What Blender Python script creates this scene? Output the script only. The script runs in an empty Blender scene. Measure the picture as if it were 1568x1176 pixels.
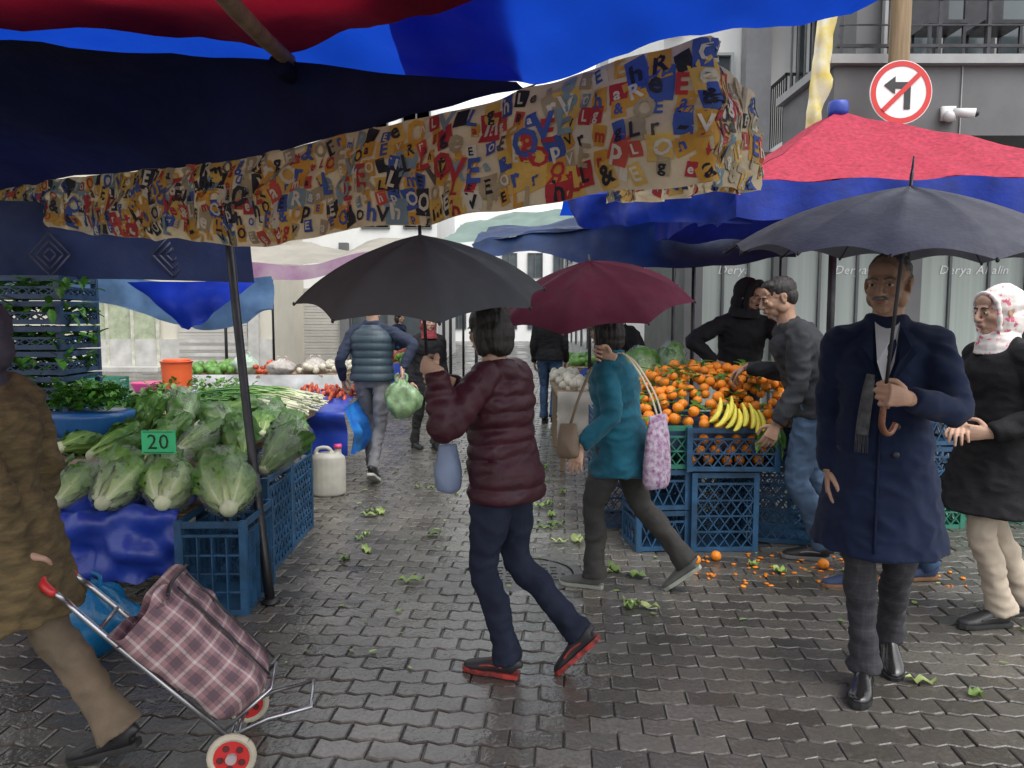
import bpy, math, random, bisect, time
from mathutils import Vector, Matrix, noise
V=Vector
random.seed(11)
R=random.random
def U(a,b): return a+(b-a)*random.random()
SC=bpy.context.scene
rad=math.radians
# ------------------------------------------------------------------ materials
def nodes(name):
    m=bpy.data.materials.new(name); m.use_nodes=True; nt=m.node_tree; nt.nodes.clear()
    out=nt.nodes.new('ShaderNodeOutputMaterial'); return m,nt,out
def mth(nt,op,a,b=None,c=None):
    n=nt.nodes.new('ShaderNodeMath'); n.operation=op
    for i,x in enumerate((a,b,c)):
        if x is None: continue
        if isinstance(x,(int,float)): n.inputs[i].default_value=x
        else: nt.links.new(x,n.inputs[i])
    return n.outputs[0]
def mixc(nt,f,a,b,mode='MIX'):
    n=nt.nodes.new('ShaderNodeMixRGB'); n.blend_type=mode
    for i,x in zip((0,1,2),(f,a,b)):
        if isinstance(x,(int,float)): n.inputs[i].default_value=x
        elif isinstance(x,tuple): n.inputs[i].default_value=(x[0],x[1],x[2],1)
        else: nt.links.new(x,n.inputs[i])
    return n.outputs[0]
def noi(nt,scale,det=4,vec=None,rough=.55):
    n=nt.nodes.new('ShaderNodeTexNoise'); n.inputs['Scale'].default_value=scale; n.inputs['Detail'].default_value=det; n.inputs['Roughness'].default_value=rough
    if vec is not None: nt.links.new(vec,n.inputs['Vector'])
    return n.outputs['Fac']
def ramp(nt,f,p0,p1,v0=0,v1=1):
    n=nt.nodes.new('ShaderNodeMapRange'); n.inputs[1].default_value=p0; n.inputs[2].default_value=p1; n.inputs[3].default_value=v0; n.inputs[4].default_value=v1
    nt.links.new(f,n.inputs[0]); return n.outputs[0]
def objco(nt,scale=None):
    c=nt.nodes.new('ShaderNodeTexCoord').outputs['Object']
    if scale:
        mp=nt.nodes.new('ShaderNodeMapping'); mp.inputs['Scale'].default_value=scale; nt.links.new(c,mp.inputs[0]); c=mp.outputs[0]
    return c
MC={}
def M(name,col,rough=.6,var=.25,scale=6,bump=.0,bscale=80,metal=0,trans=0,col2=None,stretch=None,sheen=0,spec=.5,island=0,tcol=None,alpha=None,coat=0):
    if name in MC: return MC[name]
    m,nt,out=nodes(name)
    co=objco(nt,stretch)
    if col2 is None: col2=tuple(c*(1-var*1.6) for c in col)
    f=ramp(nt,noi(nt,scale,4,co),.3,.7)
    c=mixc(nt,f,col,col2)
    if island:
        g=nt.nodes.new('ShaderNodeNewGeometry').outputs['Random Per Island']
        k=ramp(nt,g,0,1,1-island,1+island)
        hs=nt.nodes.new('ShaderNodeHueSaturation'); nt.links.new(k,hs.inputs['Value']); nt.links.new(c,hs.inputs['Color']); c=hs.outputs[0]
    b=nt.nodes.new('ShaderNodeBsdfPrincipled'); nt.links.new(c,b.inputs['Base Color'])
    r=ramp(nt,noi(nt,scale*2.3,2,co),.3,.7,max(.02,rough-.08),min(1,rough+.1)); nt.links.new(r,b.inputs['Roughness'])
    b.inputs['Metallic'].default_value=metal; b.inputs['Specular IOR Level'].default_value=spec
    if sheen: b.inputs['Sheen Weight'].default_value=sheen
    if coat: b.inputs['Coat Weight'].default_value=coat; b.inputs['Coat Roughness'].default_value=.1
    if alpha is not None: b.inputs['Alpha'].default_value=alpha
    if bump:
        bp=nt.nodes.new('ShaderNodeBump'); bp.inputs['Strength'].default_value=min(1,bump); bp.inputs['Distance'].default_value=.01
        nt.links.new(noi(nt,bscale,4,co,.65),bp.inputs['Height']); nt.links.new(bp.outputs[0],b.inputs['Normal'])
    s=b.outputs[0]
    if trans:
        t=nt.nodes.new('ShaderNodeBsdfTranslucent')
        if tcol: t.inputs[0].default_value=(*tcol,1)
        else: nt.links.new(c,t.inputs[0])
        mx=nt.nodes.new('ShaderNodeMixShader'); mx.inputs[0].default_value=trans
        nt.links.new(s,mx.inputs[1]); nt.links.new(t.outputs[0],mx.inputs[2]); s=mx.outputs[0]
    nt.links.new(s,out.inputs[0]); MC[name]=m; return m
def tintmat(name,stops,rough=.35,bump=.3,bscale=60,trans=.15,island=.2,coat=0):
    m,nt,out=nodes(name)
    a=nt.nodes.new('ShaderNodeAttribute'); a.attribute_name='tint'
    cr=nt.nodes.new('ShaderNodeValToRGB'); el=cr.color_ramp.elements
    while len(el)<len(stops): el.new(.5)
    for e,(p,c) in zip(el,stops): e.position=p; e.color=(*c,1)
    co=objco(nt)
    x=mth(nt,'ADD',a.outputs['Fac'],mth(nt,'MULTIPLY',mth(nt,'SUBTRACT',noi(nt,25,4,co),.5),.35))
    nt.links.new(x,cr.inputs[0])
    g=nt.nodes.new('ShaderNodeNewGeometry').outputs['Random Per Island']
    hs=nt.nodes.new('ShaderNodeHueSaturation'); nt.links.new(ramp(nt,g,0,1,1-island,1+island),hs.inputs['Value']); nt.links.new(cr.outputs[0],hs.inputs['Color'])
    b=nt.nodes.new('ShaderNodeBsdfPrincipled'); nt.links.new(hs.outputs[0],b.inputs['Base Color']); b.inputs['Roughness'].default_value=rough
    b.inputs['Coat Weight'].default_value=coat; b.inputs['Coat Roughness'].default_value=.08
    bp=nt.nodes.new('ShaderNodeBump'); bp.inputs['Strength'].default_value=bump; bp.inputs['Distance'].default_value=.01
    nt.links.new(noi(nt,bscale,4,co),bp.inputs['Height']); nt.links.new(bp.outputs[0],b.inputs['Normal'])
    t=nt.nodes.new('ShaderNodeBsdfTranslucent'); nt.links.new(hs.outputs[0],t.inputs[0])
    mx=nt.nodes.new('ShaderNodeMixShader'); mx.inputs[0].default_value=trans
    nt.links.new(b.outputs[0],mx.inputs[1]); nt.links.new(t.outputs[0],mx.inputs[2]); nt.links.new(mx.outputs[0],out.inputs[0]); return m
def plaid(name,base,dark,line,line2,f,rough=.8,amt=.75):
    m,nt,out=nodes(name); co=objco(nt)
    sp=nt.nodes.new('ShaderNodeSeparateXYZ'); nt.links.new(co,sp.inputs[0])
    xy=mth(nt,'ADD',sp.outputs[0],sp.outputs[1])
    ax=[]
    for o in (xy,sp.outputs[2]):
        fr=mth(nt,'FRACT',mth(nt,'MULTIPLY',mth(nt,'ADD',o,10),f))
        wide=mth(nt,'LESS_THAN',fr,.42)
        l1=mth(nt,'LESS_THAN',mth(nt,'ABSOLUTE',mth(nt,'SUBTRACT',fr,.72)),.06)
        l2=mth(nt,'LESS_THAN',mth(nt,'ABSOLUTE',mth(nt,'SUBTRACT',fr,.2)),.04)
        ax.append((wide,l1,l2))
    w=mth(nt,'MULTIPLY',mth(nt,'ADD',ax[0][0],ax[1][0]),.5*amt)
    c=mixc(nt,w,base,dark)
    c=mixc(nt,mth(nt,'MULTIPLY',mth(nt,'ADD',ax[0][1],ax[1][1]),.5*amt),c,line)
    c=mixc(nt,mth(nt,'MULTIPLY',mth(nt,'ADD',ax[0][2],ax[1][2]),.45*amt),c,line2)
    b=nt.nodes.new('ShaderNodeBsdfPrincipled'); nt.links.new(c,b.inputs['Base Color']); b.inputs['Roughness'].default_value=rough
    bp=nt.nodes.new('ShaderNodeBump'); bp.inputs['Strength'].default_value=.5; bp.inputs['Distance'].default_value=.01
    nt.links.new(noi(nt,18,5,co),bp.inputs['Height']); nt.links.new(bp.outputs[0],b.inputs['Normal'])
    nt.links.new(b.outputs[0],out.inputs[0]); return m
# ------------------------------------------------------------------ mesh builder
def cat(P,sub):
    n=len(P); o=[]
    if n<3: 
        for i in range(n-1):
            for k in range(sub): 
                t=k/sub; o.append(tuple(a+(b-a)*t for a,b in zip(P[i],P[i+1])))
        o.append(tuple(P[-1])); return o
    for i in range(n-1):
        p0=P[max(i-1,0)];p1=P[i];p2=P[i+1];p3=P[min(i+2,n-1)]
        for k in range(sub):
            t=k/sub
            o.append(tuple(.5*((2*b)+(-a+c)*t+(2*a-5*b+4*c-d)*t*t+(-a+3*b-3*c+d)*t**3) for a,b,c,d in zip(p0,p1,p2,p3)))
    o.append(tuple(P[-1])); return o
DEF=[]
class MB:
    def __init__(s): s.v=[];s.f=[];s.m=[];s.t=[];s.cm=0
    def add(s,vs,fs,mi=0,t=None):
        b=len(s.v); s.v.extend(tuple(x) for x in vs); s.t.extend(t if t is not None else [0]*len(vs))
        for f in fs: s.f.append(tuple(b+i for i in f)); s.m.append(mi)
    def box(s,c,d,mi=0,rot=None):
        x,y,z=[k/2 for k in d]; vs=[V((i*x,j*y,k*z)) for k in(-1,1) for j in(-1,1) for i in(-1,1)]
        if rot is not None: vs=[rot@v for v in vs]
        c=V(c); s.add([v+c for v in vs],[(0,2,3,1),(4,5,7,6),(0,1,5,4),(2,6,7,3),(0,4,6,2),(1,3,7,5)],mi)
    def bar(s,a,b,w,h=None,mi=0,up=V((0,0,1))):
        a=V(a);b=V(b);d=b-a;L=d.length
        if L<1e-6:return
        z=d/L; x=up.cross(z)
        if x.length<1e-3: x=V((1,0,0)).cross(z)
        x.normalize(); y=z.cross(x); R3=Matrix((x,y,z)).transposed()
        s.box((a+b)/2,(w,h or w,L),mi,R3)
    def tube(s,P,sub=3,seg=10,side=(1,0,0),mi=0,fn=None):
        P=[tuple(p[:3])+((p[3],p[3]) if len(p)==4 else tuple(p[3:5])) for p in P]
        Q=cat(P,sub); vs=[];fs=[]; u=V(side); n=len(Q); acc=0
        for i,q in enumerate(Q):
            p=V(q[:3]); t=V(Q[min(i+1,n-1)][:3])-V(Q[max(i-1,0)][:3])
            if t.length<1e-7: t=V((0,0,1))
            t.normalize(); u=u-t*u.dot(t)
            if u.length<.05: u=t.orthogonal()
            u.normalize(); w=t.cross(u)
            if i: acc+=(p-V(Q[i-1][:3])).length
            k=fn(acc) if fn else 0
            for j in range(seg):
                a=2*math.pi*j/seg; vs.append(p+u*math.cos(a)*max(.0005,q[3]+k)+w*math.sin(a)*max(.0005,q[4]+k))
        for i in range(n-1):
            for j in range(seg):
                a=i*seg+j;b=i*seg+(j+1)%seg; fs.append((a,b,b+seg,a+seg))
        fs.append(tuple(reversed(range(seg)))); fs.append(tuple(range((n-1)*seg,n*seg)))
        s.add(vs,fs,mi)
    def ell(s,c,r,rot=None,mi=0,seg=14,ring=9,t=0):
        c=V(c); vs=[V((0,0,r[2]))]
        for i in range(1,ring):
            a=math.pi*i/ring
            for j in range(seg):
                b=2*math.pi*j/seg; vs.append(V((r[0]*math.sin(a)*math.cos(b),r[1]*math.sin(a)*math.sin(b),r[2]*math.cos(a))))
        vs.append(V((0,0,-r[2])))
        if rot is not None: vs=[rot@v for v in vs]
        fs=[(0,1+j,1+(j+1)%seg) for j in range(seg)]
        for i in range(ring-2):
            for j in range(seg):
                a=1+i*seg+j;b=1+i*seg+(j+1)%seg; fs.append((a,a+seg,b+seg,b))
        L=len(vs)-1; fs+=[(L,L-seg+(j+1)%seg,L-seg+j) for j in range(seg)]
        s.add([v+c for v in vs],fs,mi,[t]*len(vs))
    def grid(s,f,nu,nv,mi=0,tf=None):
        vs=[];t=[]
        for i in range(nu+1):
            for j in range(nv+1): vs.append(f(i/nu,j/nv)); t.append(tf(i/nu,j/nv) if tf else 0)
        s.add(vs,[(i*(nv+1)+j,(i+1)*(nv+1)+j,(i+1)*(nv+1)+j+1,i*(nv+1)+j+1) for i in range(nu) for j in range(nv)],mi,t)
    def obj(s,name,mats,parent=None,smooth=True,remesh=0,sm=3,disp=None,mw=None,tint=False):
        me=bpy.data.meshes.new(name); me.from_pydata(s.v,[],s.f)
        if not isinstance(mats,(list,tuple)): mats=[mats]
        ob=bpy.data.objects.new(name,me); SC.collection.objects.link(ob)
        if parent: ob.parent=parent
        if remesh:
            md=ob.modifiers.new('r','REMESH'); md.mode='VOXEL'; md.voxel_size=remesh
            if sm: m2=ob.modifiers.new('s','SMOOTH'); m2.iterations=sm; m2.factor=.5
            DEF.append((ob,disp,mats)); return ob
        me.polygons.foreach_set('material_index',s.m)
        if tint:
            a=me.attributes.new('tint','FLOAT','POINT'); a.data.foreach_set('value',s.t)
        for m in mats: me.materials.append(m)
        me.polygons.foreach_set('use_smooth',[smooth]*len(me.polygons)); me.update()
        return ob
def finalize():
    dg=bpy.context.evaluated_depsgraph_get()
    new=[bpy.data.meshes.new_from_object(ob.evaluated_get(dg)) for ob,_,_ in DEF]
    for (ob,disp,mats),me in zip(DEF,new):
        old=ob.data; ob.modifiers.clear(); ob.data=me; bpy.data.meshes.remove(old); me.name=ob.name; me.materials.clear()
        for m in mats: me.materials.append(m)
        n=len(me.vertices)
        if disp and n:
            c=[0.0]*(n*3); me.vertices.foreach_get('co',c); nr=[0.0]*(n*3); me.vertex_normals.foreach_get('vector',nr)
            for i in range(0,n*3,3):
                d=disp(V((c[i],c[i+1],c[i+2]))); c[i]+=nr[i]*d; c[i+1]+=nr[i+1]*d; c[i+2]+=nr[i+2]*d
            me.vertices.foreach_set('co',c)
        me.polygons.foreach_set('use_smooth',[True]*len(me.polygons)); me.update()
def grp(name,loc=(0,0,0),yaw=0):
    e=bpy.data.objects.new(name,None); e.location=loc; e.rotation_euler=(0,0,yaw); e.empty_display_size=.2; SC.collection.objects.link(e); return e
GL={}
def mkglyphs(chars,key='',off=0):
    obs=[]
    for ch in sorted(set(chars)):
        if ch==' ': continue
        cu=bpy.data.curves.new('g','FONT'); cu.body=ch; cu.size=1; cu.resolution_u=2; cu.offset=off; o=bpy.data.objects.new('g',cu); SC.collection.objects.link(o); obs.append((ch,o))
    dg=bpy.context.evaluated_depsgraph_get(); r=[(ch,o,bpy.data.meshes.new_from_object(o.evaluated_get(dg))) for ch,o in obs]
    for ch,o,me in r:
        GL[key+ch]=([(v.co.x,v.co.y) for v in me.vertices],[tuple(p.vertices) for p in me.polygons]); cu=o.data
        bpy.data.objects.remove(o); bpy.data.meshes.remove(me); bpy.data.curves.remove(cu)
mkglyphs('20Derya Akalin'); mkglyphs('LOVEaemrgpEORh&','b',.028)
def glyph(ch): return GL[ch]
# ------------------------------------------------------------------ common mats
skin=M('skin',(.58,.36,.26),.6,.15,12,.25,150,spec=.35); skin2=M('skin_tan',(.45,.27,.185),.62,.2,12,.25,150,spec=.3)
lipm=M('lips',(.38,.15,.12),.5); white=M('eye_white',(.6,.57,.53),.3,.02); iris=M('iris',(.03,.02,.015),.1)
hairb=M('hair_black',(.018,.014,.012),.5,.3,20,.9,90,stretch=(1,1,.15)); hairg=M('hair_grey',(.22,.21,.20),.6,.5,40,.8,200)
black=M('black_rubber',(.02,.02,.022),.5,.1); steel=M('steel',(.45,.46,.48),.3,.1,8,0,80,.9); dsteel=M('dark_steel',(.05,.05,.055),.4,.2,8,0,80,.7)
crateb=M('crate_blue',(.025,.10,.21),.45,.35,7,.2,island=.2); crated=M('crate_navy',(.03,.07,.15),.45,.25,10,.1); crateg=M('crate_green',(.03,.20,.13),.4,.25,10,.1)
tarpblue=M('tarp_blue',(.015,.05,.38),.4,.2,4,.5,12,coat=.1)
# ------------------------------------------------------------------ world/light
w=bpy.data.worlds.new('World'); SC.world=w; w.use_nodes=True; nt=w.node_tree; nt.nodes.clear()
sky=nt.nodes.new('ShaderNodeTexSky'); sky.sky_type='NISHITA'; sky.sun_disc=False; sky.sun_elevation=rad(58); sky.sun_rotation=rad(135); sky.air_density=1.3; sky.dust_density=3
hs=nt.nodes.new('ShaderNodeHueSaturation'); hs.inputs['Saturation'].default_value=.16; hs.inputs['Value'].default_value=2.3
bg=nt.nodes.new('ShaderNodeBackground'); bg.inputs[1].default_value=.15; wo=nt.nodes.new('ShaderNodeOutputWorld')
nt.links.new(sky.outputs[0],hs.inputs['Color']); nt.links.new(hs.outputs[0],bg.inputs[0]); nt.links.new(bg.outputs[0],wo.inputs[0])
sl=bpy.data.lights.new('sun','SUN'); sl.energy=.8; sl.angle=rad(60); sl.color=(1,.99,.97); so=bpy.data.objects.new('sun',sl); SC.collection.objects.link(so)
sd=V((math.sin(rad(135))*math.cos(rad(58)),math.cos(rad(135))*math.cos(rad(58)),math.sin(rad(58)))); so.rotation_euler=sd.to_track_quat('Z','Y').to_euler()
SC.view_settings.view_transform='Standard'; SC.view_settings.look='None'; SC.view_settings.exposure=0
cam=bpy.data.cameras.new('camera'); co_=bpy.data.objects.new('camera',cam); SC.collection.objects.link(co_); SC.camera=co_
co_.location=(0,0,1.55); co_.rotation_euler=(rad(85),0,0); cam.lens=27; cam.sensor_width=36; cam.clip_end=500; cam.clip_start=.05
# ------------------------------------------------------------------ ground
def ground():
    m,nt,out=nodes('wet_sand'); co=objco(nt)
    c=mixc(nt,ramp(nt,noi(nt,3,6,co),.3,.7),(.05,.045,.04),(.10,.092,.08))
    b=nt.nodes.new('ShaderNodeBsdfPrincipled'); nt.links.new(c,b.inputs[0]); nt.links.new(ramp(nt,noi(nt,1.2,4,co),.35,.65,.10,.5),b.inputs['Roughness']); nt.links.new(b.outputs[0],out.inputs[0])
    g=MB(); g.add([(-150,-60,-.011),(150,-60,-.011),(150,240,-.011),(-150,240,-.011)],[(0,1,2,3)]); g.obj('ground',m,smooth=False)
    m,nt,out=nodes('wet_pavers'); co=objco(nt)
    isl=nt.nodes.new('ShaderNodeNewGeometry').outputs['Random Per Island']
    c=mixc(nt,isl,(.085,.078,.066),(.20,.185,.158))
    c=mixc(nt,ramp(nt,noi(nt,.8,5,co),.38,.62),c,mixc(nt,1,c,(.55,.54,.53),'MULTIPLY'))
    c=mixc(nt,ramp(nt,noi(nt,60,4,co),.3,.75,0,.6),c,(.05,.046,.04))
    c=mixc(nt,ramp(nt,noi(nt,14,5,co,.7),.58,.72,0,.35),c,(.24,.22,.19))
    b=nt.nodes.new('ShaderNodeBsdfPrincipled'); nt.links.new(c,b.inputs[0])
    r=mth(nt,'ADD',ramp(nt,noi(nt,1.6,5,co),.38,.62,.06,.26),mth(nt,'MULTIPLY',isl,.12)); nt.links.new(r,b.inputs['Roughness']); b.inputs['Specular IOR Level'].default_value=.85
    bp=nt.nodes.new('ShaderNodeBump'); bp.inputs['Strength'].default_value=.55; bp.inputs['Distance'].default_value=.006
    h=mth(nt,'ADD',noi(nt,45,4,co),mth(nt,'MULTIPLY',noi(nt,9,3,co),1.6)); nt.links.new(h,bp.inputs['Height']); nt.links.new(bp.outputs[0],b.inputs['Normal']); nt.links.new(b.outputs[0],out.inputs[0])
    g=MB(); L,Wd,a,gp=.20,.115,.009,.003
    def wv(x): 
        q=(x/.10)%1; return a*(4*abs(q-.5)-1)
    j=0; y=-.8; cr_,sr_=math.cos(rad(-4)),math.sin(rad(-4))
    while y<25:
        off=(j%2)*.1; x=-9+off
        while x<9.5:
            cx,cy=x+.1,y+Wd/2
            px,py=cx*cr_-cy*sr_,cx*sr_+cy*cr_
            if abs(px)<py*.72+2.0 and not ((px-.09)**2+(py-4.55)**2<.34**2):
                ix=x+gp; ax=x+L-gp; xs=[ix,x+.05,x+.10,x+.15,ax]
                lo=[(q,y+gp+wv(q)) for q in xs]; hi=[(q,y+Wd-gp+wv(q)) for q in reversed(xs)]
                sk=U(-.015,.015); lo=[(q+U(-.001,.001),r_+U(-.001,.001)+sk*(q-cx)) for q,r_ in lo]; hi=[(q+U(-.001,.001),r_+U(-.001,.001)+sk*(q-cx)) for q,r_ in hi]
                ol=lo+hi; tx,ty,z0=U(-.02,.02),U(-.03,.03),U(-.0025,.002)+.006*noise.noise(V((px*1.3,py*1.3,0)))
                vs=[];n=len(ol)
                for (qx,qy) in ol: vs.append((qx*cr_-qy*sr_,qx*sr_+qy*cr_,-.0105))
                for k1,k2,dz in ((.985,.97,-.003),(.93,.88,0)):
                    for (ox,oy) in ol:
                        qx=cx+(ox-cx)*k1; qy=cy+(oy-cy)*k2; vs.append((qx*cr_-qy*sr_,qx*sr_+qy*cr_,z0+dz+(qx-cx)*tx+(qy-cy)*ty))
                fs=[(i,(i+1)%n,n+(i+1)%n,n+i) for i in range(n)]+[(n+i,n+(i+1)%n,2*n+(i+1)%n,2*n+i) for i in range(n)]+[tuple(range(2*n,3*n))]
                g.add(vs,fs)
            x+=L
        y+=Wd; j+=1
    g.obj('paved_street',m,smooth=False)
    mh=grp('manhole_cover',(.09,4.55,0)); g=MB(); n=48
    def ring(r0,r1,z,g):
        vs=[(r*math.cos(2*math.pi*i/n),r*math.sin(2*math.pi*i/n),z) for r in(r0,r1) for i in range(n)]
        g.add(vs,[(i,(i+1)%n,n+(i+1)%n,n+i) for i in range(n)])
    ring(.285,.34,.002,g); ring(.0,.275,-.003,g)
    for i in range(-4,5):
        for k in range(-4,5):
            if i*i+k*k<17: g.box((i*.055,k*.055,.0005),(.04,.022,.006) if (i+k)%2 else (.022,.04,.006))
    g.obj('cover',M('cast_iron',(.17,.165,.155),.35,.3,20,.4,60,.4),mh,smooth=False)
ground()
# ------------------------------------------------------------------ fabric sheets
def sheet(name,rows,mat,nu=40,nv=30,amp=.02,fr=3,parent=None,scal=0):
    sub_v=max(1,nv//max(1,len(rows[0])-1)); rr=[cat(r,sub_v) for r in rows]
    sub_u=max(1,nu//max(1,len(rows)-1)); cols=[cat([r[j] for r in rr],sub_u) for j in range(len(rr[0]))]
    nc=len(cols); nr=len(cols[0]); seed=U(0,50)
    g=MB(); vs=[]
    for i in range(nr):
        for j in range(nc):
            p=V(cols[j][i]); a=V(cols[j][min(i+1,nr-1)])-V(cols[j][max(i-1,0)]); b=V(cols[min(j+1,nc-1)][i])-V(cols[max(j-1,0)][i])
            n=a.cross(b); 
            if n.length>0:n.normalize()
            d=amp*(noise.noise(p*fr+V((seed,0,0)))*1.2+.5*(abs(noise.noise(V((p.x*fr*2.2,p.y*fr*2.2,p.z*fr*.8+seed))))))
            vs.append(p+n*d)
    g.add(vs,[(i*nc+j,(i+1)*nc+j,(i+1)*nc+j+1,i*nc+j+1) for i in range(nr-1) for j in range(nc-1)])
    return g.obj(name,mat,parent)
fnavy=M('canvas_navy',(.010,.014,.055),.85,.4,2,.6,9,trans=.10,tcol=(.006,.012,.08),spec=.2)
fred=M('canvas_red',(.32,.012,.025),.85,.35,5,.5,50,trans=.40,tcol=(.24,.006,.018),spec=.2)
fblue=M('canvas_blue',(.008,.045,.50),.55,.5,2.2,.8,6,trans=.5,tcol=(.005,.055,.48))
fredt=M('canvas_red_top',(.50,.04,.08),.7,.3,30,.4,60,trans=.15,spec=.3)
fcream=M('fabric_cream',(.62,.50,.31),.75,.2,5,.5,18,trans=.35)
wood=M('wood',(.32,.22,.13),.7,.3,5,.3,40,stretch=(3,3,.4))
c=grp('market_canopy')
sheet('red_roof',[[(-4.2,4.0,2.92),(-2.3,3.55,2.83),(-1.08,3.62,2.77),(-.43,3.2,2.72),(0.02,2.78,2.66)],[(-4.2,2,3.1),(-2.3,2,2.95),(-1,2,2.78),(-.4,1.9,2.82),(.1,1.9,2.84)],[(-4.2,-.5,3.2),(-2.2,-.5,3.05),(-1,-.5,2.9),(-.4,-.5,3.0),(.3,-.5,3.0)]],fred,30,48,.05,2.2,c)
sheet('blue_edge',[[(-4.6,4.5,2.86),(-2.6,4.3,2.86),(-.93,4.05,2.76),(.05,3.6,2.60)],[(-4.6,4.0,3.1),(-2.6,3.8,3.02),(-.9,3.6,2.93),(0,3.2,2.80)],[(-4.6,3.3,3.25),(-2.6,3.2,3.1),(-.9,3.1,3.0),(0,2.9,2.92)]],fblue,24,45,.05,2.5,c)
sheet('blue_roof',[[(-.5,3.9,2.72),(.05,3.6,2.60),(.55,3.0,2.56),(1.14,2.9,2.63),(1.6,2.4,2.66)],[(-.5,2.8,2.95),(.1,2.6,2.86),(.6,2.3,2.9),(1.3,2.0,2.95),(1.9,1.7,2.95)],[(.1,-.5,3.2),(.3,-.5,3.2),(.7,-.5,3.2),(1.4,-.5,3.2),(2.2,-.5,3.2)]],fblue,40,60,.07,2.2,c)
sheet('navy_roof',[[(-4.6,4.1,2.92),(-2.3,3.45,2.75),(-1.08,3.52,2.69),(-.5,3.3,2.56),(0.02,2.98,2.43)],[(-4.6,5.2,2.68),(-2.9,4.5,2.56),(-1.35,3.8,2.5),(-.6,3.4,2.44),(.06,2.95,2.39)],[(-4.6,6.2,2.48),(-3.65,5.55,2.46),(-1.48,4.0,2.34),(-.8,3.54,2.35),(.1,2.88,2.38)]],fnavy,24,48,.045,1.8,c)
g=MB(); g.tube([(-.99,3.52,2.68,.032),(-.94,2.4,2.60,.034),(-.9,0,2.72,.036)],4,10); g.obj('wooden_beam',wood,c)
g=MB(); g.tube([(-.93,4.0,2.66,.03),(-1.0,3.5,2.63,.045),(-1.0,3.4,2.63,.045)],2,10); g.obj('beam_knot',fnavy,c)
g=MB(); g.tube([(-1.31,4.05,0,.027),(-1.5,4.3,1.1,.025),(-1.68,4.53,2.45,.025)],3,12); g.ell((-1.31,4.05,.01),(.05,.05,.02)); g.obj('leaning_pole',dsteel,c)
def valance():
    top=[(-5.2,6.5,2.5),(-3.65,5.53,2.47),(-1.48,3.99,2.34),(-.85,3.55,2.35),(-.22,3.1,2.36),(.15,2.83,2.39),(.58,2.51,2.42),(.66,2.62,2.40),(.90,3.12,2.34),(.6,5.0,2.5)]
    bot=[(-5.2,6.5,2.22),(-3.65,5.53,2.2),(-1.48,3.97,1.93),(-.85,3.50,1.925),(-.22,3.06,1.95),(.15,2.80,1.975),(.60,2.49,1.98),(.68,2.62,2.0),(.93,3.14,2.06),(.6,5.0,2.28)]
    T=[V(p) for p in cat(top,30)]; B=[V(p) for p in cat(bot,30)]
    cum=[0]
    for i in range(1,len(T)): cum.append(cum[-1]+(T[i]-T[i-1]).length)
    L=cum[-1]
    def S(a,t,off=0):
        a=min(max(a,0),L-1e-4); i=min(bisect.bisect_right(cum,a)-1,len(T)-2); k=(a-cum[i])/max(1e-6,cum[i+1]-cum[i])
        p=T[i].lerp(T[i+1],k); q=B[i].lerp(B[i+1],k); tg=T[min(i+6,len(T)-1)]-T[max(i-5,0)]; tg.z=0; tg.normalize(); n=V((tg.y,-tg.x,0))
        r=p.lerp(q,t)
        f=.020*math.sin(a*15+1.6*noise.noise(V((a*1.1,0,0)))*4)*(t**.7)+.03*noise.noise(V((a*3,t*1.2,0)))+.030*noise.noise(V((a*7+t*5,t*4,3)))+.05*math.sin(t*math.pi)*.5
        r.z+=.02*noise.noise(V((a*4,7,0)))*t - .018*abs(math.sin(a*2.3))*t
        return r+n*(f+off)
    g=MB(); g.grid(lambda u,v:S(u*L,v),420,16)
    g.obj('patterned_valance',fcream,c)
    cols=[(.48,.03,.04),(.66,.34,.04),(.05,.10,.36),(.02,.02,.03),(.72,.66,.52),(.42,.34,.20),(.58,.08,.05),(.72,.46,.10),(.22,.32,.36),(.10,.08,.06)]
    mats=[M('print_%d'%i,k,.75,.2,6,.5,18,trans=.3) for i,k in enumerate(cols)]
    g=MB(); chars='LOVEaemrgpEORh&aLVEO'
    def place(a,b,wd,ht,ang,mi,off,ch=None):
        ca,sa=math.cos(ang),math.sin(ang)
        i=min(bisect.bisect_right(cum,min(max(a,0),L-.001))-1,len(T)-1); H=(T[i]-B[i]).length
        if ch is None:
            pts=[((x/3-.5)*wd,(y/3-.5)*ht) for x in range(4) for y in range(4)]; fs=[(x*4+y,(x+1)*4+y,(x+1)*4+y+1,x*4+y+1) for x in range(3) for y in range(3)]
        else:
            vs,fs=glyph('b'+ch); pts=[((x-.3)*ht*1.3,(y-.33)*ht*1.3) for x,y in vs]
        for sg in (1,-1):
            out=[]
            for x,y in pts:
                out.append(S(a+(x*ca-y*sa),min(max((b-(x*sa+y*ca))/H,.005),.995),sg*off))
            g.add(out,fs,mi)
    a=.9
    while a<L-.05:
        b=.03+U(0,.025)
        while b<.5:
            i=min(bisect.bisect_right(cum,a)-1,len(T)-1); H=(T[i]-B[i]).length; k_=1.1 if a<5.2 else .95
            if b<H-.02:
                sz=random.choice([.045,.065,.08,.10,.055])*k_; aa=a+U(-.015,.015); bb=b+U(-.012,.012); an=U(-.35,.35); mi=random.choice([0,1,2,3,5,7,8,1,7,5,6,4,1])
                if R()<.80:
                    place(aa,bb,sz*U(.7,1.15),sz*1.1,an,mi,.003+U(0,.0012))
                    lc=random.choice([4,4,3] if mi in(0,2,3,6,8,5) else [3,0,2,4]); place(aa,bb,0,sz*.75,an,lc,.0062,random.choice(chars))
                else: place(aa,bb,0,sz*1.1,an,random.choice([3,5,0,2,9,5,1,8]),.0052,random.choice(chars))
            b+=.066
        a+=.070
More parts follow.
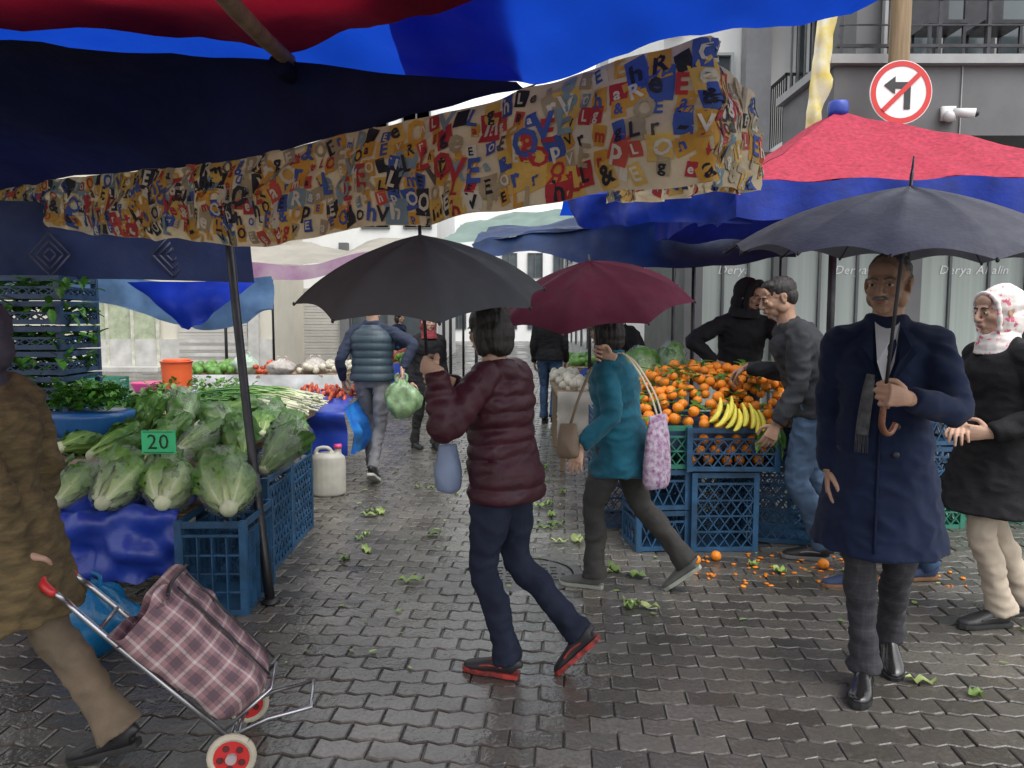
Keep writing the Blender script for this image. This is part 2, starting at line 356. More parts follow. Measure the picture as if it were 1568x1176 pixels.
    for t0 in (2.9,3.9,4.6,5.3,5.9,6.3):
        for k,ch in enumerate('LOVE'):
            place(t0+k*.085,U(.14,.26),0,.10,U(-.15,.15),random.choice([0,3,2,0,8]),.0082,ch)
    g.obj('printed_letters',mats,c,smooth=True)
valance()
c=grp('hanging_tarp')
sheet('navy_cloth',[[(-4.4,5.35,2.35),(-3,5.1,2.3),(-1.68,5.0,2.28)],[(-4.4,5.35,2.0),(-3,5.1,2.0),(-1.68,5.0,2.0)],[(-4.4,5.3,1.76),(-3,5.12,1.80),(-1.66,5.0,1.77)]],M('cloth_blue',(.015,.03,.11),.8,.3,3,.2,40,trans=.15),20,40,.03,2,c)
g=MB(); dm=M('cloth_diamond',(.07,.07,.11),.8,.2)
for cx in (-3.0,-2.2,-3.75):
    for k,(w_,o) in enumerate(((.13,1),(.085,1),(.04,1))):
        for q in range(4):
            a0=q*math.pi/2; p0=V((cx+w_*math.cos(a0),5.035+ (cx<-3.5)*.13,1.95+w_*1.1*math.sin(a0))); a1=a0+math.pi/2; p1=V((cx+w_*math.cos(a1),p0.y,1.95+w_*1.1*math.sin(a1)))
            g.bar(p0,p1,.012,.003,0,V((0,1,0)))
g.obj('diamond_print',dm,c)
tl=M('tarp_pale_blue',(.18,.33,.58),.4,.25,5,.4,14,trans=.45); tb=M('tarp_bright_blue',(.01,.05,.6),.4,.2,3,.3,14,trans=.3)
sheet('blue_tarp',[[(-2.75,5.55,1.80),(-2.3,5.5,1.80),(-1.8,5.45,1.80)],[(-2.5,5.55,1.62),(-2.35,5.5,1.6),(-2.0,5.45,1.64)],[(-2.36,5.5,1.47),(-2.3,5.5,1.46),(-2.22,5.45,1.50)]],tb,20,20,.05,4,c)
sheet('pale_tarp',[[(-4.3,5.9,1.85),(-3,5.8,1.84),(-2.4,5.7,1.80),(-1.72,5.55,1.84)],[(-4.3,5.9,1.74),(-3,5.8,1.70),(-2.4,5.7,1.60),(-1.70,5.55,1.60)],[(-4.3,5.9,1.72),(-3.1,5.8,1.66),(-2.3,5.7,1.45),(-1.72,5.5,1.58)]],tl,20,40,.09,4,c)
c=grp('market_umbrella')
ap=V((2.5,6.05,3.12)); cor=[V((1.45,5.05,2.42)),V((4.0,4.75,2.42)),V((4.0,7.2,2.5)),V((1.35,7.3,2.5))]
g=MB()
def pan(a,b):
    def f(u,v):
        e=a.lerp(b,v); p=ap.lerp(e,u); s_=.05*math.sin(math.pi*u)*(1-.7*abs(2*v-1)); 
        return p-V((0,0,s_))+V((0,0,.03*noise.noise(p*4)+.012*math.sin(v*26)*u*u))
    g.grid(f,20,48)
for i in range(4): pan(cor[i],cor[(i+1)%4])
g.obj('red_roof',fredt,c)
g=MB()
for i in range(4):
    a,b=cor[i],cor[(i+1)%4]
    def f(u,v,a=a,b=b):
        p=a.lerp(b,u); n=(b-a).cross(V((0,0,1))).normalized(); return p+n*(.01+.02*math.sin(u*30)*v)-V((0,0,v*(.22+.03*math.sin(u*9)+.015*math.sin(u*31))-.012*math.sin(u*26)*(1-v)+.004))
    g.grid(f,60,5)
g.obj('valance',M('valance_blue',(.01,.05,.48),.5,.3,6,.5,12,trans=.4),c)
g=MB(); g.tube([(2.5,6.05,0,.03),(2.5,6.05,3.1,.03)],1,12); g.tube([(2.5,6.05,3.08,.07),(2.5,6.05,3.15,.08),(2.5,6.05,3.19,.07)],2,12,mi=1)
for q in cor: g.tube([(ap.x,ap.y,3.02,.012),(q.x,q.y,q.z-.04,.012)],1,6)
g.obj('mast',[dsteel,tarpblue],c)
c=grp('market_canopy')
sheet('blue_front',[[(.42,6.25,2.50),(1.0,5.6,2.46),(1.42,5.12,2.41)],[(.5,6.22,2.36),(1.0,5.58,2.32),(1.5,5.08,2.26)],[(.66,6.15,2.26),(1.05,5.55,2.22),(1.55,5.05,2.15)]],M('tarp_royal',(.015,.055,.45),.4,.4,5,.6,8,trans=.4),16,40,.06,4,c)
sheet('roof',[[(.42,6.25,2.50),(1.2,5.4,2.45)],[(.5,7.2,2.75),(1.5,7.0,2.8)],[(.5,8.2,2.6),(2.0,8.2,2.6)]],fblue,20,20,.05,2,c)
g=MB(); g.tube([(.62,6.4,2.3,.02),(.62,6.4,2.45,.02)],1,8); g.tube([(1.9,8.1,0,.022),(1.9,8.1,2.6,.022)],1,8); g.tube([(.6,6.4,2.42,.016),(1.9,8.1,2.55,.016)],1,8); g.obj('poles',dsteel,c)
c=grp('market_canopy')
sheet('navy_tarp',[[(-.45,8.6,2.36),(.3,8.2,2.44),(1.2,7.6,2.45),(2.6,7.4,2.5)],[(-.42,8.5,2.30),(.3,8.0,2.22),(1.2,7.4,2.14),(2.6,7.2,2.2)],[(-.4,8.4,2.24),(.3,7.9,2.16),(1.2,7.3,2.0),(2.6,7.1,2.08)]],M('tarp_navy',(.02,.05,.15),.5,.3,3,.4,12,trans=.3),16,48,.06,2.5,c)
sheet('navy_roof',[[(-.45,8.6,2.36),(1.2,7.6,2.45),(2.6,7.4,2.5)],[(-.3,10,2.7),(1.2,9.4,2.75),(2.0,9,2.75)]],MC['tarp_navy'],16,30,.06,2,c)
g=MB(); g.tube([(-.4,8.6,0,.018),(-.4,8.6,2.3,.018)],1,8); g.tube([(1.9,9.1,0,.022),(1.9,9.1,2.7,.022)],1,8); g.obj('poles',dsteel,c)
c=grp('market_canopy')
sheet('pale_green_roof',[[(-1.0,10.6,2.55),(0,10.2,2.55),(1.0,9.8,2.5)],[(-.8,12,2.95),(.5,12,3.2),(1.4,11,3.0)],[(-1,14,3.0),(.5,14,3.1),(2,13,3.0)]],M('tarp_pale_green',(.45,.62,.55),.5,.15,3,.3,10,trans=.6),24,30,.07,2,c)
g=MB(); 
for p in ((-.95,10.7),(1,9.9),(1.9,13)): g.tube([(p[0],p[1],0,.022),(p[0],p[1],2.6,.022)],1,8)
g.obj('poles',dsteel,c)
c=grp('market_canopy')
sheet('cream_roof',[[(-4.6,12,2.45),(-3.2,12,2.35),(-2.0,12.2,2.62),(-.9,12.5,2.65)],[(-5,14,2.9),(-3.2,14,2.8),(-2,14,2.95),(-.9,14,2.9)],[(-5,16,2.8),(-3.2,16,2.8),(-2,16,2.9),(-.9,16,2.8)]],M('tarp_cream',(.62,.58,.50),.6,.15,2,.3,8,trans=.5),24,40,.1,1.5,c)
sheet('purple_edge',[[(-4.6,11.98,2.45),(-3.2,11.98,2.35),(-2.0,12.18,2.62),(-.9,12.48,2.65)],[(-4.6,11.9,2.15),(-3.2,11.9,2.12),(-2.0,12.1,2.42),(-.9,12.4,2.5)]],M('tarp_purple',(.28,.12,.26),.6,.3,2,.3,8,trans=.5,col2=(.45,.35,.40)),6,40,.05,2.5,c)
g=MB()
for p in ((-4.5,12.1),(-1,12.5),(-1,15.8),(-4.9,15.8)): g.tube([(p[0],p[1],0,.025),(p[0],p[1],2.5,.025)],1,8)
g.obj('poles',dsteel,c)
# ------------------------------------------------------------------ buildings
wall_w=M('plaster_white',(.80,.80,.78),.8,.06,1.5,.15,40); wall_g=M('plaster_grey',(.15,.15,.155),.7,.15,1.5,.15,40); wall_l=M('panel_light_grey',(.42,.44,.44),.5,.1,1,.05)
glass=M('window_glass',(.08,.10,.11),.08,.3,1.2); blind=M('blinds',(.40,.45,.42),.6,.15,1,.1,30,stretch=(12,12,.2)); frame=M('frame_grey',(.10,.105,.11),.45,.1); cream=M('plaster_cream',(.60,.57,.48),.8,.1,1,.2,30)
tile=M('stone_tile',(.55,.54,.51),.5,.2,3,.1); shut=M('shutter',(.48,.46,.42),.5,.15,1,.1)
def window(g,x0,x1,z0,z1,y,nx=1,nz=1,gl=1,fr=2,fw=.05,ny=-1):
    g.box(((x0+x1)/2,y+.06,(z0+z1)/2),(x1-x0,.04,z1-z0),gl)
    for i in range(nx+1):
        x=x0+(x1-x0)*i/nx; g.box((x,y,(z0+z1)/2),(fw,.08,z1-z0+fw),fr)
    for i in range(nz+1):
        z=z0+(z1-z0)*i/nz; g.box(((x0+x1)/2,y-.003,z),(x1-x0-fw,.07,fw*.9),fr)
def corner_building():
    b=grp('shop_building'); y=9.6
    g=MB(); g.box((7.95,y+.65,6.65),(7.5,1.1,6.0),0); g.box((6.9,y+1.7,1.8),(9.4,3,3.6),0)
    g.obj('walls',wall_g,b,False)
    g=MB()
    for x0,x1 in ((2.3,3.25),(3.35,4.75),(4.95,6.4),(6.6,8.2),(8.4,10.2)):
        g.box(((x0+x1)/2,y+.05,1.55),(x1-x0,.03,2.5),0)
        for k in range(1,3):
            xx=x0+(x1-x0)*k/3; g.box((xx,y+.02,1.55),(.03,.05,2.5),1)
        for xx in (x0,x1): g.box((xx,y-.02,1.55),(.07,.1,2.56),1)
        g.box(((x0+x1)/2,y-.018,.3),(x1-x0,.09,.07),1); g.box(((x0+x1)/2,y-.018,2.8),(x1-x0,.09,.07),1)
    for x in (2.2,4.85,8.3): g.box((x,y-.1,1.8),(.22,.25,3.6),2)
    g.obj('shopfront',[blind,frame,wall_g],b,False)
    g=MB(); g.box((7.0,y-.05,3.12),(9.0,.14,.5),0)
    for i in range(6): g.box((3.3+i*1.6,y-.13,3.12),(.012,.01,.48),1)
    g.obj('sign_band',[wall_l,frame],b,False)
    g=MB(); g.box((7.65,8.85,3.76),(8.7,1.5,.70),0); g.box((7.65,8.82,4.15),(8.85,1.62,.09),1)
    for i in range(5): g.box((4.6+i*1.7,8.09,3.76),(.01,.012,.68),1)
    g.obj('balcony_slab',[wall_g,M('trim_grey',(.33,.33,.33),.6,.1)],b,False)
    g=MB()
    for i in range(18):
        x=3.35+i*.5; g.box((x,8.1,4.75),(.035,.035,1.1),0)
    g.box((7.65,8.1,5.32),(8.7,.06,.05),0); g.box((7.65,8.1,4.30),(8.7,.04,.03),0)
    for k in range(3): g.box((7.65,8.08,4.5+.25*k),(8.65,.015,.015),0)
    g.box((3.33,8.8,5.32),(.05,1.4,.05),0)
    for i in range(6): g.box((3.33,8.35+i*.22,4.75),(.02,.02,1.1),0)
    g.obj('balcony_railing',dsteel,b,False)
    g=MB()
    for x0 in (4.5,6.8,9.1): window(g,x0,x0+2.0,4.3,7.0,y-.0,3,1,0,1)
    g.obj('upper_windows',[glass,M('frame_light',(.30,.30,.30),.5,.1)],b,False)
    g=MB()
    for x in (4.6,5.2,5.9,6.5): 
        g.box((x,8.6,4.65),(.42,.42,.04)); g.box((x,8.8,4.95),(.42,.04,.55))
        for i in(-1,1):
            for j in (-1,1): g.box((x+i*.18,8.6+j*.18,4.42),(.03,.03,.45))
    g.obj('balcony_chairs',dsteel,b,False)
    def word(t,x,z,sz,mat):
        g=MB(); cx=x
        for ch in t:
            if ch==' ': cx+=sz*.35; continue
            vs,fs=glyph(ch); g.add([(cx+a*sz+bb*sz*.25,y+.022,z+bb*sz) for a,bb in vs],fs); cx+=(max(a for a,_ in vs)+.06)*sz
        g.obj('window_lettering',mat,b,False)
    wm=M('white_vinyl',(.8,.8,.8),.5,.02)
    for x,z in ((5.3,2.08),(2.55,2.08),(4.0,2.08)): word('Derya Akalin' if x>5 else 'Derya',x,z,.15,wm)
corner_building()
def white_block():
    b=grp('apartment_building'); y=13.5
    g=MB(); g.box((4.9,y+4,5.5),(4.6,7.8,11),0)
    g.box((4.12,y-.12,5.5),(.42,.3,11),1); g.obj('walls',[wall_w,M('plaster_mid_grey',(.27,.27,.28),.8,.1)],b,False)
    g=MB()
    for z in (5.1,8.2): window(g,3.3,3.75,z,z+.9,y+.02,1,1,0,1); window(g,4.8,5.25,z-.6,z+1.5,y+.02,2,1,0,1); window(g,5.9,6.5,z-.2,z+1.3,y+.02,2,1,0,1)
    g.obj('windows',[glass,wall_l],b,False)
    g=MB()
    for z in (4.3,7.4):
        g.box((4.85,y-.45,z),(1.0,.9,.12),1)
        for i in range(11): g.box((4.38+i*.094,y-.88,z+.55),(.016,.016,1.05),0)
        for i in range(8): g.box((4.38,y-.85+i*.1,z+.55),(.016,.016,1.05),0)
        g.box((4.85,y-.88,z+1.1),(1.0,.04,.04),0); g.box((4.38,y-.45,z+1.1),(.04,.9,.04),0)
    g.obj('balconies',[dsteel,wall_w],b,False)
    g=MB(); g.box((2.75,y-.2,6.6),(.5,.5,.14),0); g.box((4.9,y+.04,3.9),(4.5,.12,.10),0); g.box((3.5,y+.05,5.02),(.6,.1,.06),0)
    g.obj('cornice',wall_l,b,False)
white_block()
def left_block():
    b=grp('cream_building'); y=22.5
    g=MB(); g.box((-13,y+4,4),(12,8,9),0); g.box((-13,y-.06,.45),(12,.1,.9),1); g.obj('walls',[cream,tile],b,False)
    g=MB(); window(g,-12.5,-10.3,.05,2.1,y-.1,3,1,0,1,.09)
    g.box((-11.4,y-.2,.05),(2.6,.9,.12),2)
    g.obj('door',[M('door_glass',(.42,.47,.33),.2,.2),M('door_frame',(.6,.6,.5),.5),tile],b,False)
    g=MB()
    for i in range(22): g.box((-8.7,y-.08+(i%2)*.012,.15+i*.1),(2.0,.06,.094),0)
    g.box((-7.5,y-.1,1.4),(.3,.2,2.8),1)
    g.obj('roller_shutter',[shut,tile],b,False)
    b=grp('grey_building'); y=26
    g=MB(); g.box((-5.0,y+4,5),(5.0,8,11),0)
    for x in (-7.2,-5.6,-4,-2.7): g.box((x,y-.1,2),(.3,.3,4),1)
    g.obj('walls',[wall_w,wall_g],b,False)
    g=MB()
    for i in range(24): g.box((-6.4,y-.05+(i%2)*.012,.15+i*.1),(1.25,.06,.094),0)
    window(g,-5.4,-4.2,.1,2.6,y-.05,2,1,1,2); window(g,-3.8,-2.9,.1,2.6,y-.05,1,1,1,2)
    for z in (4.5,7.4):
        for x in (-6.8,-5,-3.6): window(g,x,x+.9,z,z+1.3,y-.04,2,1,1,2)
    g.obj('shopfront',[shut,glass,frame],b,False)
    b=grp('distant_building'); y=48
    g=MB(); g.box((0,y+5,4),(16,9,8),0); g.obj('walls',wall_w,b,False)
    g=MB()
    for z in (.8,4):
        for i in range(9): window(g,-7+i*1.6,-6.1+i*1.6,z,z+1.5,y+.45,2,1,0,1)
    g.obj('windows',[glass,frame],b,False)
    b=grp('street_building')
    g=MB(); g.box((5.5,30,4.5),(6,15,9),0); g.obj('walls',wall_l,b,False)
    g=MB()
    for i in range(6):
        for z in (.5,3.8,6.6): g.box((2.47,23.5+i*2.3,z+.8),(.06,1.2,1.6),0); 
    g.obj('windows',glass,b,False)
    b=grp('street_building')
    g=MB(); g.box((-22,14,4.5),(5,16,9),0); g.obj('walls',cream,b,False)
    g=MB()
    for i in range(6):
        for z in (.5,3.8,6.6): g.box((-19.47,8+i*2.3,z+.8),(.06,1.2,1.6),0); 
    g.obj('windows',glass,b,False)
left_block()
# ------------------------------------------------------------------ street furniture
def sign():
    s=grp('no_left_turn_sign'); X,Y,Z=3.74,7.6,3.70
    def disc(g,r,y,mi,n=56,r0=0):
        vs=[(X+r*math.cos(2*math.pi*i/n),y,Z+r*math.sin(2*math.pi*i/n)) for i in range(n)]
        if r0:
            vs+=[(X+r0*math.cos(2*math.pi*i/n),y,Z+r0*math.sin(2*math.pi*i/n)) for i in range(n)]; g.add(vs,[(i,(i+1)%n,n+(i+1)%n,n+i) for i in range(n)],mi)
        else: g.add(vs,[tuple(range(n))],mi)
    g=MB(); disc(g,.30,Y+.012,3); disc(g,.30,Y,0); disc(g,.292,Y-.004,1,r0=.242)
    n=56
    g.add([(X+.30*math.cos(2*math.pi*i/n),yy,Z+.30*math.sin(2*math.pi*i/n)) for yy in (Y,Y+.012) for i in range(n)],[(i,(i+1)%n,n+(i+1)%n,n+i) for i in range(n)],3)
    g.box((X+.06,Y-.006,Z-.06),(.06,.003,.2),2); 
    g.box((X+.0,Y-.0062,Z+.065),(.18,.003,.06),2)
    g.add([(X-.06,Y-.0078,Z+.15),(X-.06,Y-.0078,Z-.02),(X-.17,Y-.0078,Z+.065)],[(0,1,2)],2)
    g.box((X,Y-.011,Z),(.045,.003,.49),1,Matrix.Rotation(rad(45),3,'Y'))
    g.obj('sign_plate',[M('sign_white',(.8,.8,.78),.35,.05),M('sign_red',(.6,.02,.02),.35,.1),M('sign_black',(.02,.02,.02),.4),steel],s,False)
    g=MB(); g.box((X,Y+.03,Z+.1),(.3,.03,.04)); g.box((X,Y+.03,Z-.1),(.3,.03,.04)); g.obj('brackets',steel,s,False)
    g=MB(); g.tube([(3.8,7.78,0,.11),(3.79,7.78,2.5,.10),(3.80,7.78,6,.09),(3.80,7.78,7.5,.085)],4,14)
    g.obj('utility_pole',M('pole_wood',(.36,.26,.15),.8,.3,3,.6,30,stretch=(8,8,.5)))
    s=grp('security_camera'); g=MB()
    g.box((4.46,8.07,3.62),(.14,.05,.14),0); g.tube([(4.46,8.06,3.62,.025),(4.47,7.95,3.60,.025)],1,8)
    g.tube([(4.44,7.95,3.60,.045,.045),(4.62,7.86,3.57,.05,.05)],1,14); g.ell((4.62,7.86,3.57),(.035,.035,.035),mi=1); g.ell((4.42,7.96,3.57),(.06,.06,.06))
    g.obj('housing',[M('cctv_white',(.7,.7,.7),.4,.05),black],s)
    sheet('yellow_banner',[[(3.06,7.9,4.9),(3.14,7.9,4.9),(3.22,7.9,4.9)],[(2.98,7.9,3.9),(3.06,7.86,3.9),(3.16,7.9,3.9)],[(2.9,7.9,3.1),(2.98,7.85,3.05),(3.06,7.9,3.15)]],M('banner_yellow',(.72,.56,.06),.6,.2,6,.3,20,trans=.3,col2=(.78,.75,.6)),24,16,.06,6)
sign()
# ------------------------------------------------------------------ crates
def crate(g,x,y,z,w_,d,h,mi=0,yaw=0,style='x'):
    Rm=Matrix.Rotation(yaw,3,'Z'); O=V((x,y,z))
    def P(a,b,c): return O+Rm@V((a,b,c))
    W,D=w_/2,d/2; t=.012
    def bx(c,s_): g.box(P(*c),s_,mi,Rm)
    bx((0,0,.01),(w_-.01,d-.01,.012))
    for sx in(-1,1):
        for sy in(-1,1): bx((sx*(W-.015),sy*(D-.015),h/2),(.036,.036,h))
    for hh,th in ((.018,.03),(h-.018,.034),(h-.075,.014)):
        for s_ in(-1,1): bx((0,s_*(D-t/2),hh),(w_-.03,t,th)); bx((s_*(W-t/2),0,hh),(t,d-.03,th))
    for s_ in (-1,1):
        for L,ax in ((w_-.06,0),(d-.06,1)):
            y0=s_*((D if ax==0 else W)-t/2)
            def Q(a,c): return P(a,y0,c) if ax==0 else P(y0,a,c)
            nrm=Rm@(V((0,1,0)) if ax==0 else V((1,0,0)))
            n=max(3,int(L/.065)); lo,hi=.03,h-.08
            rows=max(1,round((hi-lo)/.11))
            for r in range(rows):
                z0=lo+(hi-lo)*r/rows; z1=lo+(hi-lo)*(r+1)/rows
                if r: g.bar(Q(-L/2,z0),Q(L/2,z0),.010,.016,mi,nrm)
                for i in range(n):
                    a0=-L/2+L*i/n; a1=-L/2+L*(i+1)/n
                    if style=='x': g.bar(Q(a0,z0),Q(a1,z1),.008,.011,mi,nrm); g.bar(Q(a1,z0),Q(a0,z1),.007,.011,mi,nrm)
                    else: g.bar(Q(a0+.01,z0),Q(a0+.01,z1),.006,.038,mi,nrm)
def crates(name,lst,mat):
    e=grp(name)
    for i,a in enumerate(lst):
        g=MB(); crate(g,*a[:6],0,*(a[6:] if len(a)>6 else ())); g.obj('crate_%d'%i,mat if not isinstance(mat,list) else mat[i%len(mat)],e,False)
    return e
crates('fruit_crate_stack',[(1.40,5.15,0,.44,.36,.53,.03),(1.45,5.14,.54,.60,.38,.29,-.02),(1.90,5.32,0,.44,.36,.53,-.25),(1.86,5.3,.54,.42,.36,.27,.05),(1.4,5.7,0,.5,.4,.5),(1.95,5.75,0,.5,.4,.5),(1.4,5.7,.51,.56,.4,.36),(1.98,5.75,.51,.56,.4,.36)],crateb)
crates('fruit_crate_stack',[(.98,5.16,0,.36,.36,.27,.12),(.98,5.16,.275,.36,.36,.27,.1)],crateb)
crates('fruit_crate_stack',[(1.0,5.18,.55,.34,.4,.29,.05),(.85,5.75,0,.5,.4,.5),(.85,5.75,.51,.5,.4,.36)],[crateg,crated,crated])
crates('fruit_crate_stack',[(3.05,5.7,0,.5,.4,.3,.1),(3.05,5.7,.31,.5,.4,.3,.06),(3.05,5.7,.62,.5,.4,.25,.12),(3.65,5.9,0,.5,.4,.3,-.1),(3.65,5.9,.31,.5,.4,.3,0)],[crateg,crateb,crateb])
omat=M('orange_peel',(.90,.27,.012),.42,.15,9,.35,220,island=.15); lmat=tintmat('leaf_green',[(0,(.14,.28,.04)),(1,(.06,.17,.03))],.35,.3,60,.2,.35)
g=MB()
for i in range(70): g.ell((3.05+U(-.22,.22),5.7+U(-.17,.17),.86+U(-.03,.07)),(.04,.036,.036),seg=10,ring=7)
g.obj('lemon_pile',M('lemon',(.80,.58,.05),.45,.2,9,.3,200,island=.1))
def leaf(g,p,L,wd,yaw,pitch,bend=.4,t=0,ruf=0):
    Rm=Matrix.Rotation(yaw,3,'Z')@Matrix.Rotation(pitch,3,'Y'); p=V(p); s=R()*9
    def f(u,v):
        x=u*L; ww=wd*math.sin(math.pi*min(1,u*.92+.06))**.8*(v-.5); z=-bend*L*u*u+abs(v-.5)*wd*.3+ruf*math.sin(u*14+s)*abs(v-.5)
        return p+Rm@V((x,ww,z))
    g.grid(f,6,4,0,lambda u,v:t if t else u)
def oranges():
    e=grp('orange_pile'); g=MB(); pts=[]
    def top(x,y):
        e_=min((x-.86)/.28,(2.2-x)/.25,1); f=min(max((y-4.98)/.8,0),1); return .80+ .34*math.sin(f*math.pi/2)*max(0,min(1,e_))**.6+.04*noise.noise(V((x*4,y*4,0)))
    for i in range(1300):
        x=U(.88,2.2);y=U(5.0,6.05)
        if x<1.15 and y<5.1: continue
        z=top(x,y)+U(-.02,.035); r=U(.030,.042)
        if all((x-a)**2+(y-b)**2+(z-c_)**2>(r+d)**2*.78 for a,b,c_,d in pts): pts.append((x,y,z,r))
    for x,y,z,r in pts: g.ell((x,y,z),(r,r,r*.9),Matrix.Rotation(U(0,3),3,'X'),seg=14,ring=9)
    for k in range(14): g.ell((1.2+.036*k+U(-.01,.01),5.02+U(0,.04),.60+.07*(k%3)),(.035,.035,.033))
    g.obj('oranges',omat,e)
    g=MB(); g.box((1.52,5.55,.72),(1.25,.95,.14)); g.obj('filler_board',crated,e,False)
    g=MB()
    for i in range(260):
        x,y,z,r=random.choice(pts); leaf(g,(x,y,z+r*.85),U(.07,.12),U(.03,.05),U(0,6.3),U(-.6,.1),.3)
    for i in range(12): leaf(g,(1.70+U(-.06,.06),4.98,.82+U(-.06,.05)),U(.10,.15),.055,U(3.6,6),U(.2,1.2),.4)
    g.obj('leaves',lmat,e,tint=True)
    e=grp('banana_bunch'); g=MB()
    for k in range(9):
        o=V((1.30+.036*k+U(-.012,.012),5.0-.006*k+U(-.03,.02),.905-.006*k+U(-.02,.025))); tw=U(-.35,.35)+ (k-4)*.12; sc=U(.85,1.1); P=[]
        for i in range(8):
            a=-.2+i/7*1.5; xx=.10*math.cos(a)-.05; P.append((o.x+xx*math.cos(tw)+.12*math.sin(tw)*(i/7-.5),o.y-.02-.07*math.sin(a*.9)*sc,o.z+.02+.13*(1-math.sin(a))*sc-.07,[.006,.012,.017,.018,.018,.017,.013,.006][i]))
        g.tube(P,2,8)
    g.ell((1.42,5.03,.975),(.05,.03,.02),mi=1)
    g.obj('bananas',[M('banana',(.78,.60,.06),.5,.35,12,col2=(.50,.50,.06)),M('stem',(.2,.2,.04),.7)],e)
oranges()
# ------------------------------------------------------------------ left stall
lett=tintmat('lettuce',[(0,(.62,.66,.44)),(.25,(.38,.50,.18)),(.6,(.15,.28,.06)),(1,(.06,.15,.03))],.4,.8,30,.2,.25)
film=M('clear_film',(.8,.82,.8),.10,.05,5,1,14,alpha=.10,spec=1.0)
FG=MB()
def lettuce(g,p,rx,rl,yaw,tilt,dark=0,fm=True):
    rx*=.95
    Rm=Matrix.Rotation(yaw,3,'Z')@Matrix.Rotation(tilt,3,'Y'); p=V(p); n=17
    for k in range(n):
        ph=k*2.4+U(-.25,.25); lay=.5+.5*(k+1)/n; wd=U(.45,.8); ext=U(.8,1.15)*(1.05-.1*k/n); fl=U(-.1,.5)*(k/n); s=U(0,50)
        def f(u,v):
            e_=(v-.5)*2; a=ph+e_*wd*(.5+.7*math.sin(min(1,u*1.15)*math.pi*.55)); ae=abs(e_)
            r=rx*lay*(.42+.75*math.sin(min(1,u*1.05)*math.pi*.62))+fl*rx*u*u
            r+=rx*(.20*math.sin(u*17+s+e_*2)*ae**2*(.2+u)+.38*noise.noise(V((u*6,e_*3,s)))*(.15+u*.9)*(.4+.6*ae))
            x=-rl+2*rl*ext*u*(1-.13*ae**2)+rx*.16*noise.noise(V((e_*7,s,u*3)))*u
            return p+Rm@V((x,r*math.cos(a),r*math.sin(a)))
        g.grid(f,11,10,0,lambda u,v:min(1,max(0,dark+u*.85-.30*math.exp(-((v-.5)*14)**2)*(1-u*.5)+abs(v-.5)*.3)))
    g.ell(p+Rm@V((-rl*.97,0,0)),(rx*.42,rx*.42,rx*.42),seg=10,ring=6,t=0)
    if fm:
        s=U(0,50)
        def q(u,v):
            a=u*2*math.pi; k=math.sin(math.pi*min(.97,.06+v*.8))**.6; rr=rx*1.22*k*(1+.25*noise.noise(V((math.cos(a)*2.2,math.sin(a)*2.2,v*4+s)))+.09*abs(math.sin(a*6+v*5)))
            return p+Rm@V((-rl*1.1+v*2.45*rl,rr*math.cos(a),rr*math.sin(a)))
        FG.grid(q,26,14)
